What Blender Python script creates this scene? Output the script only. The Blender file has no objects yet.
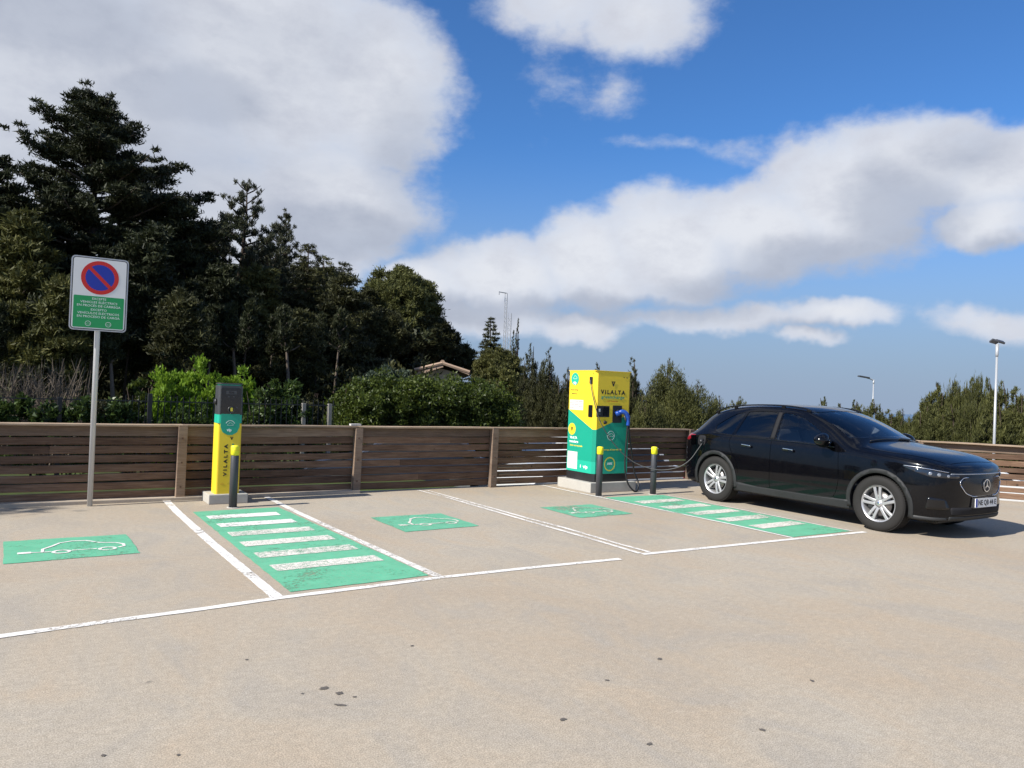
import bpy, bmesh, math, random
import numpy as np
from math import sin, cos, pi, radians
from mathutils import Vector, Matrix
from mathutils.bvhtree import BVHTree

random.seed(7)
rng = np.random.default_rng(7)
scene = bpy.context.scene
COL = scene.collection

# ------------------------------------------------------------------ camera
EYE = Vector((0.0, 0.0, 1.60))
FOC, PW, PH = 763.0, 1024.0, 768.0
RIGHT = Vector((0.84056, -0.54033, 0.03871)).normalized()
FWD = Vector((0.54036, 0.84137, 0.01045))
FWD = (FWD - FWD.dot(RIGHT) * RIGHT).normalized()
UP = RIGHT.cross(FWD).normalized()
cam_data = bpy.data.cameras.new("camera")
cam_data.sensor_fit = 'HORIZONTAL'
cam_data.sensor_width = 36.0
cam_data.lens = 36.0 * FOC / PW
cam_data.clip_start = 0.05
cam_data.clip_end = 30000.0
cam = bpy.data.objects.new("camera", cam_data)
cam.matrix_world = Matrix.Translation(EYE) @ Matrix((RIGHT, UP, -FWD)).transposed().to_4x4()
COL.objects.link(cam)
scene.camera = cam

def bearing(px, y=400.0):
    """horizontal bearing (radians from +Y) of a column of the photograph"""
    d = FWD * FOC + RIGHT * (px - PW / 2) - UP * (y - PH / 2)
    return math.atan2(d.x, d.y), math.atan2(d.z, math.hypot(d.x, d.y))
def at(px, dist, z=0.0):
    a, _ = bearing(px)
    return Vector((dist * sin(a), dist * cos(a), z))
def height(px, y, dist):
    _, e = bearing(px, y)
    return EYE.z + dist * math.tan(e)

# ------------------------------------------------------------------ sun, sky, exposure
SUN_EL, SUN_AZ = radians(39.0), radians(-93.5)       # azimuth from +Y, clockwise
sun_dir = Vector((cos(SUN_EL) * sin(SUN_AZ), cos(SUN_EL) * cos(SUN_AZ), sin(SUN_EL)))
sl = bpy.data.lights.new("sun", 'SUN')
sl.energy = 4.9
sl.angle = radians(0.53)
sl.color = (1.0, 0.945, 0.86)
so = bpy.data.objects.new("sun", sl)
so.rotation_euler = (-sun_dir).to_track_quat('-Z', 'Y').to_euler()
so.location = (-20, -3, 20)
COL.objects.link(so)

scene.view_settings.view_transform = 'Standard'
scene.view_settings.look = 'None'
scene.view_settings.exposure = 0.64
scene.view_settings.gamma = 1.0

world = bpy.data.worlds.new("World")
scene.world = world
world.use_nodes = True
wt = world.node_tree
wt.nodes.clear()

class NT:
    """small helper to write node graphs"""
    def __init__(self, tree): self.t = tree
    def n(self, typ, **kw):
        nd = self.t.nodes.new(typ)
        for k, v in kw.items(): setattr(nd, k, v)
        return nd
    def set(self, sock, v):
        if isinstance(v, bpy.types.NodeSocket): self.t.links.new(v, sock)
        else: sock.default_value = v
    def math(self, op, a, b=None, c=None, clamp=False):
        nd = self.n('ShaderNodeMath', operation=op); nd.use_clamp = clamp
        self.set(nd.inputs[0], a)
        if b is not None: self.set(nd.inputs[1], b)
        if c is not None: self.set(nd.inputs[2], c)
        return nd.outputs[0]
    def vmath(self, op, a, b=None):
        nd = self.n('ShaderNodeVectorMath', operation=op)
        self.set(nd.inputs[0], a)
        if b is not None: self.set(nd.inputs[1], b)
        return nd.outputs['Value'] if op in ('LENGTH', 'DOT_PRODUCT', 'DISTANCE') else nd.outputs[0]
    def noise(self, vec, scale, detail=4.0, rough=0.55, lac=2.0, dist=0.0):
        nd = self.n('ShaderNodeTexNoise')
        if vec is not None: self.set(nd.inputs['Vector'], vec)
        nd.inputs['Scale'].default_value = scale
        nd.inputs['Detail'].default_value = detail
        nd.inputs['Roughness'].default_value = rough
        nd.inputs['Lacunarity'].default_value = lac
        nd.inputs['Distortion'].default_value = dist
        return nd.outputs['Fac']
    def maprange(self, v, a, b, c=0.0, d=1.0, smooth=False):
        nd = self.n('ShaderNodeMapRange')
        nd.interpolation_type = 'SMOOTHSTEP' if smooth else 'LINEAR'
        nd.clamp = True
        self.set(nd.inputs[0], v); self.set(nd.inputs[1], a); self.set(nd.inputs[2], b)
        self.set(nd.inputs[3], c); self.set(nd.inputs[4], d)
        return nd.outputs[0]
    def mix(self, f, a, b, mode='MIX'):
        nd = self.n('ShaderNodeMix', data_type='RGBA', blend_type=mode)
        nd.clamp_factor = True
        self.set(nd.inputs[0], f)
        for s, v in ((nd.inputs[6], a), (nd.inputs[7], b)):
            if isinstance(v, tuple) and len(v) == 3: v = (*v, 1.0)
            self.set(s, v)
        return nd.outputs[2]
    def scale(self, v, s):
        nd = self.n('ShaderNodeVectorMath', operation='MULTIPLY')
        self.set(nd.inputs[0], v); nd.inputs[1].default_value = s
        return nd.outputs[0]
    def ramp(self, f, stops):
        nd = self.n('ShaderNodeValToRGB')
        els = nd.color_ramp.elements
        while len(els) < len(stops): els.new(0.5)
        for e, (p, c) in zip(els, stops):
            e.position = p; e.color = (*c, 1.0) if len(c) == 3 else c
        self.set(nd.inputs[0], f)
        return nd.outputs[0]

W = NT(wt)
sky = W.n('ShaderNodeTexSky', sky_type='NISHITA')
sky.sun_disc = False
sky.sun_elevation = SUN_EL
sky.sun_rotation = SUN_AZ
sky.altitude = 200.0
sky.air_density = 1.0
sky.dust_density = 0.6
sky.ozone_density = 2.5
geo = W.n('ShaderNodeNewGeometry')
dvec = W.n('ShaderNodeTexCoord').outputs['Generated']
sepw = W.n('ShaderNodeSeparateXYZ'); W.set(sepw.inputs[0], dvec)
az_s = W.math('ARCTAN2', sepw.outputs[0], sepw.outputs[1])
el_s = W.math('ARCSINE', sepw.outputs[2])
# wandering of the cloud outlines
wn1 = W.noise(dvec, 5.0, 5.0, 0.62)
wn2 = W.noise(W.vmath('ADD', dvec, (3.1, 1.7, 5.3)), 5.0, 5.0, 0.62)
fine = W.noise(W.scale(dvec, (1.0, 1.0, 1.7)), 10.0, 12.0, 0.63)
broad = W.noise(W.scale(W.vmath('ADD', dvec, (7.3, 2.2, 0.4)), (1.0, 1.0, 2.4)), 3.2, 6.0, 0.58)
az_w = W.math('ADD', az_s, W.math('MULTIPLY', W.math('SUBTRACT', wn1, 0.5), 0.115))
el_w = W.math('ADD', el_s, W.math('MULTIPLY', W.math('SUBTRACT', wn2, 0.5), 0.085))
comb = W.n('ShaderNodeCombineXYZ'); W.set(comb.inputs[0], az_w); W.set(comb.inputs[1], el_w)
aev = comb.outputs[0]

def blob(px, y, rx, ry, amp=1.0, hard=1.0):
    """soft elliptical puff of cloud centred on a direction of the sky"""
    a0, e0 = bearing(px, y)
    ra = abs(bearing(px + rx, y)[0] - bearing(px - rx, y)[0]) / 2
    re = abs(bearing(px, y + ry)[1] - bearing(px, y - ry)[1]) / 2
    v = W.vmath('SUBTRACT', aev, (a0, e0, 0.0))
    v = W.vmath('MULTIPLY', v, (1.0 / ra, 1.0 / re, 0.0))
    l = W.vmath('LENGTH', v)
    v = W.math('SUBTRACT', 1.0, l)
    return W.math('MULTIPLY', v, amp)
def union(items, k=0.12):
    out = None
    for it in items:
        b = blob(*it)
        if out is None: out = b
        else:
            out = W.math('SMOOTH_MAX', out, b, k)
    return out

CLOUDS = [
    # the large grey cloud at upper left
    (60, 90, 330, 220), (260, 60, 190, 170), (370, 90, 100, 120), (330, 200, 120, 85), (200, 215, 220, 90),
    (330, 262, 70, 24, 0.5),
    # long cumulus bank rising to the right
    (425, 285, 60, 33), (500, 275, 95, 48), (590, 265, 85, 58), (680, 250, 100, 70), (760, 235, 100, 68),
    (850, 200, 110, 90), (920, 165, 100, 60), (985, 170, 90, 50), (985, 218, 60, 34),
    # shelf under it
    (575, 330, 60, 17, 0.7), (700, 322, 150, 16, 0.55), (835, 317, 75, 18, 0.8), (800, 340, 40, 9, 0.5), (985, 322, 90, 20, 0.5),
    (480, 318, 110, 22, 0.6),
    # thin cloud at top centre
    (640, 12, 88, 66, 0.62), (560, 8, 76, 54, 0.50), (622, 100, 34, 26, 0.15), (566, 88, 34, 18, 0.11), (690, 147, 120, 9, 0.12),
]
DARK = [
    (150, 130, 300, 240, 0.42), (60, 20, 190, 75), (180, 95, 130, 55), (60, 300, 150, 90, 0.5), (400, 150, 60, 80, 0.45), (330, 235, 130, 36, 0.9),
    (600, 312, 190, 18, 0.9), (840, 268, 120, 36, 0.9), (760, 292, 110, 24, 0.8), (900, 215, 70, 60, 0.8), (450, 312, 90, 20, 0.9),
    (1000, 245, 50, 16, 0.7), (820, 332, 90, 9, 0.5), (960, 150, 50, 30, 0.35),
]
dens_in = union(CLOUDS)
dark_in = union(DARK)
# the rest of the sky carries the same broken cloud
front = W.maprange(W.math('ABSOLUTE', W.math('SUBTRACT', az_s, radians(33))), radians(38), radians(55), 0.0, 1.0, True)
high = W.maprange(el_s, radians(30), radians(40), 0.0, 1.0, True)
outside = W.math('MAXIMUM', front, high)
generic = W.math('MULTIPLY', W.math('SUBTRACT', broad, 0.50), 3.2)
dens = W.mix(outside, dens_in, generic)
dens = W.math('ADD', dens, W.math('MULTIPLY', W.math('SUBTRACT', fine, 0.5), 0.70))
alpha = W.maprange(dens, -0.03, 0.33, 0.0, 1.0, True)
thick = W.maprange(dens, 0.05, 0.75, 0.0, 1.0, True)
darkf = W.maprange(W.math('ADD', W.mix(outside, dark_in, W.math('MULTIPLY', W.math('SUBTRACT', wn2, 0.5), 2.0)),
                          W.math('MULTIPLY', W.math('SUBTRACT', broad, 0.5), 0.9)), -0.15, 0.55, 0.0, 1.0, True)
white = W.mix(thick, (0.400, 0.440, 0.520), (0.505, 0.520, 0.555))
white = W.mix(W.maprange(fine, 0.45, 0.72), white, (0.405, 0.420, 0.470))
greyc = W.mix(W.maprange(fine, 0.35, 0.7), (0.255, 0.285, 0.355), (0.205, 0.235, 0.305))
cloudc = W.mix(W.math('MULTIPLY', darkf, 0.66), white, greyc)
# sky: physical sky, deepened a little as a phone camera renders it
skyc = W.vmath('MULTIPLY', sky.outputs[0], (0.037, 0.066, 0.098))
# air near the horizon
airf = W.maprange(el_s, radians(-1.0), radians(19.0), 0.97, 0.0, True)
skyc = W.mix(airf, skyc, (0.200, 0.254, 0.348))
final = W.mix(W.math('MULTIPLY', alpha, 0.97), skyc, cloudc)
bg = W.n('ShaderNodeBackground'); W.set(bg.inputs[0], final); bg.inputs[1].default_value = 1.0
wo = W.n('ShaderNodeOutputWorld'); wt.links.new(bg.outputs[0], wo.inputs[0])

# ------------------------------------------------------------------ helpers
def prop(o, label=None, cat=None, group=None, kind=None):
    if label: o['label'] = label
    if cat: o['category'] = cat
    if group: o['group'] = group
    if kind: o['kind'] = kind
    return o
def empty(name, loc=(0, 0, 0), rz=0.0, label=None, cat=None, group=None):
    o = bpy.data.objects.new(name, None)
    o.location = loc; o.rotation_euler = (0, 0, rz); o.empty_display_size = 0.2
    COL.objects.link(o)
    return prop(o, label, cat, group)
def link(name, me, mat=None, parent=None, loc=None, rot=None):
    o = bpy.data.objects.new(name, me)
    if mat is not None and not me.materials: me.materials.append(mat)
    COL.objects.link(o)
    if parent is not None: o.parent = parent
    if loc is not None: o.location = loc
    if rot is not None: o.rotation_euler = rot
    return o
def pyobj(name, verts, faces, mat, parent=None, smooth=False, loc=None, rot=None):
    me = bpy.data.meshes.new(name)
    me.from_pydata([tuple(v) for v in verts], [], faces)
    me.update()
    if smooth: me.polygons.foreach_set('use_smooth', [True] * len(me.polygons))
    return link(name, me, mat, parent, loc, rot)
def bmobj(name, bm, mat, parent=None, smooth=False, loc=None, rot=None, mats=None):
    me = bpy.data.meshes.new(name)
    bm.normal_update(); bm.to_mesh(me); bm.free()
    if mats:
        for m in mats: me.materials.append(m)
    if smooth: me.polygons.foreach_set('use_smooth', [True] * len(me.polygons))
    return link(name, me, mat, parent, loc, rot)
def box(bm, x0, x1, y0, y1, z0, z1, bev=0.0, mi=0):
    m = Matrix.Translation(((x0 + x1) / 2, (y0 + y1) / 2, (z0 + z1) / 2)) @ Matrix.Diagonal((x1 - x0, y1 - y0, z1 - z0, 1))
    r = bmesh.ops.create_cube(bm, size=1.0, matrix=m)
    vs = r['verts']
    es = list({e for v in vs for e in v.link_edges})
    for f in {f for v in vs for f in v.link_faces}: f.material_index = mi
    if bev > 0: bmesh.ops.bevel(bm, geom=es, offset=bev, segments=2, profile=0.7, affect='EDGES', clamp_overlap=True)
def boxobj(name, x0, x1, y0, y1, z0, z1, mat, parent=None, bev=0.0):
    bm = bmesh.new(); box(bm, x0, x1, y0, y1, z0, z1, bev)
    return bmobj(name, bm, mat, parent)
def lathe(bm, prof, seg=24, axis='Z', off=(0, 0, 0), cap=True, mi=0):
    """profile of (radius, height) turned round an axis"""
    rings = []
    for r, h in prof:
        ring = []
        for i in range(seg):
            a = 2 * pi * i / seg
            p = (r * cos(a), r * sin(a), h)
            if axis == 'Y': p = (p[0], p[2], p[1])
            elif axis == 'X': p = (p[2], p[0], p[1])
            ring.append(bm.verts.new((p[0] + off[0], p[1] + off[1], p[2] + off[2])))
        rings.append(ring)
    for a, b in zip(rings[:-1], rings[1:]):
        for i in range(seg):
            f = bm.faces.new((a[i], a[(i + 1) % seg], b[(i + 1) % seg], b[i])); f.material_index = mi; f.smooth = True
    if cap:
        for rg in (rings[0], rings[-1]):
            try: f = bm.faces.new(rg); f.material_index = mi
            except ValueError: pass
    bmesh.ops.recalc_face_normals(bm, faces=bm.faces[:])
def tube_geo(pts, rads, seg=8):
    """verts, faces of a tapered tube along points"""
    pts = [Vector(p) for p in pts]
    V, F = [], []
    n = len(pts)
    ref = Vector((0.31, 0.17, 0.93)).normalized()
    for i, p in enumerate(pts):
        t = (pts[min(i + 1, n - 1)] - pts[max(i - 1, 0)]).normalized()
        if abs(t.dot(ref)) > 0.97: ref = Vector((0.93, 0.31, 0.1)).normalized()
        a = t.cross(ref).normalized(); b = t.cross(a)
        for k in range(seg):
            w = 2 * pi * k / seg
            V.append(p + (a * cos(w) + b * sin(w)) * rads[i])
    for i in range(n - 1):
        for k in range(seg):
            F.append((i * seg + k, i * seg + (k + 1) % seg, (i + 1) * seg + (k + 1) % seg, (i + 1) * seg + k))
    F.append(tuple(range(seg))[::-1]); F.append(tuple(range((n - 1) * seg, n * seg)))
    return V, F
def merge(geos):
    V, F = [], []
    for v, f in geos:
        o = len(V); V += list(v); F += [tuple(i + o for i in q) for q in f]
    return V, F
def spline(pts, n=40):
    """Catmull-Rom through points"""
    P = [Vector(p) for p in pts]; P = [2 * P[0] - P[1]] + P + [2 * P[-1] - P[-2]]
    out = []
    m = len(P) - 3
    for i in range(n + 1):
        t = i / n * m; k = min(int(t), m - 1); t -= k
        a, b, c, d = P[k:k + 4]
        out.append(0.5 * ((2 * b) + (c - a) * t + (2 * a - 5 * b + 4 * c - d) * t * t + (3 * b - a - 3 * c + d) * t ** 3))
    return out

def principled(name, color=(0.5, 0.5, 0.5), rough=0.5, metal=0.0, spec=0.5, coat=0.0, emit=None):
    m = bpy.data.materials.new(name); m.use_nodes = True
    b = m.node_tree.nodes['Principled BSDF']
    b.inputs['Base Color'].default_value = (*color, 1)
    b.inputs['Roughness'].default_value = rough
    b.inputs['Metallic'].default_value = metal
    b.inputs['Specular IOR Level'].default_value = spec
    b.inputs['Coat Weight'].default_value = coat
    b.inputs['Coat Roughness'].default_value = 0.03
    return m
def grain(m, amount=0.12, scale=40.0, bump=0.0, stretch=(1, 1, 1), rough_var=0.1):
    """small unevenness of colour, gloss and relief"""
    N = NT(m.node_tree); b = m.node_tree.nodes['Principled BSDF']
    tc = N.n('ShaderNodeTexCoord').outputs['Object']
    v = N.scale(tc, stretch)
    f = N.noise(v, scale, 5.0, 0.6)
    f2 = N.noise(v, scale * 0.13, 4.0, 0.6)
    c = tuple(b.inputs['Base Color'].default_value)[:3]
    lo = tuple(x * (1 - amount) for x in c); hi = tuple(min(1, x * (1 + amount)) for x in c)
    col = N.mix(N.math('ADD', N.math('MULTIPLY', f, 0.5), N.math('MULTIPLY', N.maprange(f2, 0.3, 0.7), 0.5)), lo, hi)
    N.set(b.inputs['Base Color'], col)
    r = b.inputs['Roughness'].default_value
    N.set(b.inputs['Roughness'], N.maprange(f2, 0.3, 0.7, max(0.02, r - rough_var), min(1, r + rough_var)))
    if bump > 0:
        bp = N.n('ShaderNodeBump'); bp.inputs['Strength'].default_value = 0.6; bp.inputs['Distance'].default_value = bump
        N.set(bp.inputs['Height'], f); N.set(b.inputs['Normal'], bp.outputs[0])
    return m

# ------------------------------------------------------------------ ground materials
def concrete_mat():
    m = bpy.data.materials.new("concrete_paving"); m.use_nodes = True
    N = NT(m.node_tree); b = m.node_tree.nodes['Principled BSDF']
    tc = N.n('ShaderNodeTexCoord').outputs['Object']
    big = N.noise(tc, 0.33, 5.0, 0.6, dist=0.6)
    mid = N.noise(N.scale(tc, (1.0, 0.55, 1.0)), 1.7, 6.0, 0.65, dist=1.2)
    sm = N.noise(tc, 22.0, 6.0, 0.7)
    fine = N.noise(tc, 140.0, 3.0, 0.7)
    vor = N.n('ShaderNodeTexVoronoi'); vor.inputs['Scale'].default_value = 105.0; N.set(vor.inputs['Vector'], tc)
    col = N.ramp(N.maprange(big, 0.30, 0.70), [(0.0, (0.372, 0.302, 0.225)), (0.5, (0.402, 0.346, 0.272)), (1.0, (0.415, 0.375, 0.312))])
    col = N.mix(N.maprange(mid, 0.50, 0.70, 0.0, 0.55), col, (0.430, 0.335, 0.235))
    col = N.mix(N.maprange(mid, 0.50, 0.30, 0.0, 0.75), col, (0.330, 0.302, 0.262))
    # brushed swirls left by the float
    sw = N.noise(N.scale(tc, (1.0, 5.0, 1.0)), 5.0, 3.0, 0.6, dist=3.0)
    col = N.mix(N.maprange(sw, 0.5, 0.72, 0.0, 0.28), col, (0.51, 0.45, 0.37))
    col = N.mix(N.maprange(sm, 0.35, 0.65, 0.42, 0.0), col, (0.24, 0.21, 0.165))
    grit = N.mix(N.maprange(fine, 0.36, 0.64), (0.60, 0.60, 0.60), (1.34, 1.33, 1.31))
    col = N.mix(0.85, col, grit, 'MULTIPLY')
    spots = N.maprange(vor.outputs['Distance'], 0.0, 0.33, 1.0, 0.0)
    rnd = N.math('GREATER_THAN', N.math('FRACT', N.math('MULTIPLY', vor.outputs['Color'], 7.31)), 0.72)
    col = N.mix(N.math('MULTIPLY', N.math('MULTIPLY', spots, rnd), 0.75), col, (0.13, 0.115, 0.10))
    # scattered small dark spots
    v2 = N.n('ShaderNodeTexVoronoi'); v2.inputs['Scale'].default_value = 2.1
    N.set(v2.inputs['Vector'], N.vmath('ADD', tc, N.vmath('MULTIPLY', N.n('ShaderNodeTexNoise').outputs['Color'], (0.05, 0.05, 0.0))))
    s2 = N.math('SUBTRACT', N.maprange(v2.outputs['Distance'], 0.03, 0.075, 1.0, 0.0), N.maprange(sm, 0.42, 0.6))
    s2 = N.math('MULTIPLY', s2, N.math('GREATER_THAN', N.math('FRACT', N.math('MULTIPLY', v2.outputs['Color'], 5.17)), 0.62), clamp=True)
    col = N.mix(N.math('MULTIPLY', s2, 0.7), col, (0.10, 0.09, 0.08))
    N.set(b.inputs['Base Color'], col)
    b.inputs['Roughness'].default_value = 0.88
    b.inputs['Specular IOR Level'].default_value = 0.25
    bp = N.n('ShaderNodeBump'); bp.inputs['Strength'].default_value = 0.55; bp.inputs['Distance'].default_value = 0.004
    N.set(bp.inputs['Height'], N.math('ADD', N.math('MULTIPLY', fine, 0.6), N.math('ADD', N.math('MULTIPLY', sm, 0.6), N.math('MULTIPLY', sw, 0.5))))
    N.set(b.inputs['Normal'], bp.outputs[0])
    return m
M_CONC = concrete_mat()

def paint_mat(name, c, wear=0.42, edge=0.10, dirt=(0.36, 0.31, 0.25), gw=0.45):
    """road paint, rubbed away where the noise says so and the concrete shows"""
    m = bpy.data.materials.new(name); m.use_nodes = True
    N = NT(m.node_tree); b = m.node_tree.nodes['Principled BSDF']
    tc = N.n('ShaderNodeTexCoord').outputs['Object']
    f = N.noise(tc, 26.0, 6.0, 0.72); g = N.noise(tc, 1.6, 4.0, 0.6, dist=0.8); h = N.noise(tc, 120.0, 2.0, 0.6)
    worn = N.math('ADD', N.math('MULTIPLY', f, 0.45), N.math('ADD', N.math('MULTIPLY', g, gw), N.math('MULTIPLY', h, 0.57 - gw)))
    mask = N.maprange(worn, wear, wear + edge, 0.0, 1.0)
    col = N.mix(N.maprange(N.noise(tc, 7.0, 5.0, 0.65), 0.3, 0.7), tuple(x * 0.86 for x in c), tuple(min(1, x * 1.1) for x in c))
    col = N.mix(N.maprange(h, 0.62, 0.35, 0.0, 0.30), col, dirt)
    N.set(b.inputs['Base Color'], col); b.inputs['Roughness'].default_value = 0.72
    b.inputs['Specular IOR Level'].default_value = 0.3
    tr = N.n('ShaderNodeBsdfTransparent'); mx = N.n('ShaderNodeMixShader')
    N.set(mx.inputs[0], mask); m.node_tree.links.new(tr.outputs[0], mx.inputs[1]); m.node_tree.links.new(b.outputs[0], mx.inputs[2])
    out = m.node_tree.nodes['Material Output']; m.node_tree.links.new(mx.outputs[0], out.inputs[0])
    return m
M_WHITE = paint_mat("white_road_paint", (0.76, 0.74, 0.70), 0.39, 0.09)
M_BAR = paint_mat("worn_white_paint", (0.70, 0.67, 0.60), 0.43, 0.10, gw=0.22)
M_LINEW = paint_mat("scuffed_white_paint", (0.74, 0.71, 0.66), 0.415, 0.09, gw=0.35)
M_GREEN = paint_mat("green_road_paint", (0.085, 0.41, 0.24), 0.36, 0.10)
M_GREENF = paint_mat("faded_green_road_paint", (0.085, 0.39, 0.235), 0.40, 0.10)

def sheet(name, pts, z, mat, label=None, cat=None, parent=None, sub=0.0, jag=0.0):
    """a flat painted shape; the outline gets the small wobble of hand-masked paint"""
    if sub > 0:
        q = []
        for i in range(len(pts)):
            a, b_ = Vector(pts[i]), Vector(pts[(i + 1) % len(pts)])
            n = max(1, int((b_ - a).length / sub))
            for k in range(n):
                p = a.lerp(b_, k / n); q.append((p.x + random.uniform(-jag, jag), p.y + random.uniform(-jag, jag)))
        pts = q
    o = pyobj(name, [(x, y, z) for x, y in pts], [tuple(range(len(pts)))], mat, parent)
    if o.data.polygons[0].normal.z < 0: o.data.flip_normals()
    if parent is None: prop(o, label, cat, kind='structure')
    return o
def ribbon(name, pts, w, z, mat, label=None, cat=None, parent=None, closed=False, jag=0.003):
    P = [Vector(p) for p in pts]
    q = []
    for a, b_ in zip(P[:-1], P[1:]):
        n = max(1, int((b_ - a).length / 0.08))
        for k in range(n): q.append(a.lerp(b_, k / n))
    q.append(P[-1])
    V, F = [], []
    for i, p in enumerate(q):
        t = (q[min(i + 1, len(q) - 1)] - q[max(i - 1, 0)]).normalized()
        nrm = Vector((-t.y, t.x))
        ww = w / 2 + random.uniform(-jag, jag)
        V += [(p.x + nrm.x * ww, p.y + nrm.y * ww, z), (p.x - nrm.x * ww, p.y - nrm.y * ww, z)]
    for i in range(len(q) - 1): F.append((2 * i + 1, 2 * i + 3, 2 * i + 2, 2 * i))
    o = pyobj(name, V, F, mat, parent)
    if parent is None: prop(o, label, cat, kind='structure')
    return o

# ------------------------------------------------------------------ ground
FX, FY = 11.30, 10.95                      # where the two fences meet
D2 = Vector((0.63, -0.777)).normalized()   # run of the second fence
far = (FX + D2.x * 60, FY + D2.y * 60)
slab = [(-70, -60), (-70, FY + 0.08), (FX + 0.06, FY + 0.08), (far[0] + .08, far[1]), (far[0], -60)]
top = [(x, y, 0.0) for x, y in slab]; bot = [(x, y, -0.5) for x, y in slab]
n = len(slab)
o = pyobj('parking_ground', top + bot, [tuple(range(n))[::-1]] + [(i, (i + 1) % n, (i + 1) % n + n, i + n) for i in range(n)], M_CONC)
if o.data.polygons[0].normal.z < 0: o.data.flip_normals()
prop(o, 'beige concrete paving of the car park, rubbed and stained', 'ground', kind='structure')

def terr(x, y):
    d = math.hypot(x, y); a = math.degrees(math.atan2(x, y))
    z = -0.42 - 0.58 * min(1.0, max(0.0, (a - 27) / 8)) * min(1.0, max(0.0, (d - 11) / 3)) * (1.0 if a < 120 else 0.0)
    wl = min(1.0, max(0.0, (34 - a) / 14)) if a > -60 else min(1.0, max(0.0, (a + 110) / 50))
    if a < -110 or a > 34: wl = 0.0
    z += wl * max(0.0, d - 19) * 0.062 * (1 if d < 90 else 90 / d)
    r = max(0.0, d - 75)
    z -= (1 - 0.75 * wl) * min(60.0, r * 0.16) + max(0.0, d - 260) * 0.12
    return z
V, F = [], []
rs = [0, 4, 8, 12, 15, 18, 21, 25, 30, 36, 43, 52, 64, 80, 100, 130, 170, 230, 300, 400, 600, 900, 1300]
SEG = 96
for r in rs:
    for k in range(SEG):
        a = 2 * pi * k / SEG; x, y = r * sin(a), r * cos(a)
        V.append((x, y, terr(x, y) + (random.uniform(-.04, .04) * min(3, r / 20) if r > 14 else 0)))
for i in range(len(rs) - 1):
    for k in range(SEG):
        F.append((i * SEG + k, i * SEG + (k + 1) % SEG, (i + 1) * SEG + (k + 1) % SEG, (i + 1) * SEG + k))
M_SOIL = principled("grass_and_litter", (0.07, 0.075, 0.035), 0.95, spec=0.1)
N = NT(M_SOIL.node_tree); tc = N.n('ShaderNodeTexCoord').outputs['Object']
cc = N.ramp(N.noise(tc, 0.22, 6, 0.65), [(0.3, (0.045, 0.036, 0.022)), (0.5, (0.055, 0.075, 0.024)), (0.7, (0.10, 0.145, 0.035))])
cc = N.mix(N.maprange(N.noise(tc, 9.0, 4, 0.7), 0.3, 0.7, 0.0, 0.6), cc, (0.03, 0.03, 0.018))
N.set(M_SOIL.node_tree.nodes['Principled BSDF'].inputs['Base Color'], cc)
o = pyobj('terrain', V, F, M_SOIL, smooth=True)
prop(o, 'grassy ground beyond the fences falling away to the sea', 'ground', kind='structure')

M_SEA = principled("sea_water", (0.012, 0.055, 0.13), 0.22, spec=0.5)
N = NT(M_SEA.node_tree); tc = N.n('ShaderNodeTexCoord').outputs['Object']
bp = N.n('ShaderNodeBump'); bp.inputs['Strength'].default_value = 0.5; bp.inputs['Distance'].default_value = 0.6
N.set(bp.inputs['Height'], N.noise(tc, 0.06, 6, 0.65)); N.set(M_SEA.node_tree.nodes['Principled BSDF'].inputs['Normal'], bp.outputs[0])
V = [(0, 0, -66)]; F = []
for k in range(128): a = 2 * pi * k / 128; V.append((8200 * sin(a), 8200 * cos(a), -66))
for k in range(128): F.append((0, 1 + (k + 1) % 128, 1 + k))
o = pyobj('sea', V, F, M_SEA)
prop(o, 'blue sea out to the horizon', 'sea', kind='structure')

# pale road and parking beyond the fences, seen through the gaps between boards
M_ROAD = principled("pale_road", (0.42, 0.39, 0.35), 0.9, spec=0.2); grain(M_ROAD, 0.12, 30)
rp = [(8.0, 12.6), (9.0, 20), (30, 19), (34, 8), (44, -8), (34, -22), (15.2, 7.9), (12.4, 11.9), (8.0, 12.0)]
o = pyobj('access_road', [(x, y, -0.92) for x, y in rp] , [tuple(range(len(rp)))], M_ROAD)
if o.data.polygons[0].normal.z < 0: o.data.flip_normals()
prop(o, 'pale road behind the slatted fence', 'road', kind='structure')

# ------------------------------------------------------------------ painted markings
ribbon('parking_line', [(-6, 4.9), (-3, 5.25), (-0.05, 5.54), (0.5, 5.59), (1.1, 5.63), (1.68, 5.69), (2.39, 5.72), (3.04, 5.76), (4.0, 5.75), (5.01, 5.71)], 0.075, 0.0045, M_WHITE,
       'long white line closing the front of the left bays', 'line')
ribbon('parking_line', [(5.37, 5.79), (6.02, 5.77), (7.62, 5.73), (9.05, 5.69)], 0.075, 0.0045, M_WHITE, 'white line closing the front of the bay left of the car', 'line')
ribbon('parking_line', [(1.65, 10.82), (1.63, 9.81), (1.63, 7.92), (1.66, 5.71)], 0.092, 0.0065, M_WHITE, 'bold white line left of the near hatched green strip', 'line')
ribbon('parking_line', [(2.93, 10.82), (2.94, 9.29), (3.01, 6.88), (3.05, 5.80)], 0.08, 0.0065, M_LINEW, 'white line right of the near hatched green strip', 'line')
ribbon('parking_line', [(5.29, 10.84), (5.35, 9.9), (5.36, 7.9), (5.38, 6.44), (5.37, 5.82)], 0.06, 0.0065, M_LINEW, 'doubled white line between the two middle bays', 'line')
ribbon('parking_line', [(5.41, 10.80), (5.46, 9.1), (5.47, 7.96), (5.51, 7.3), (5.49, 6.33), (5.51, 5.84)], 0.055, 0.0065, M_LINEW, 'second stroke of the doubled white line between middle bays', 'line')
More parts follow.
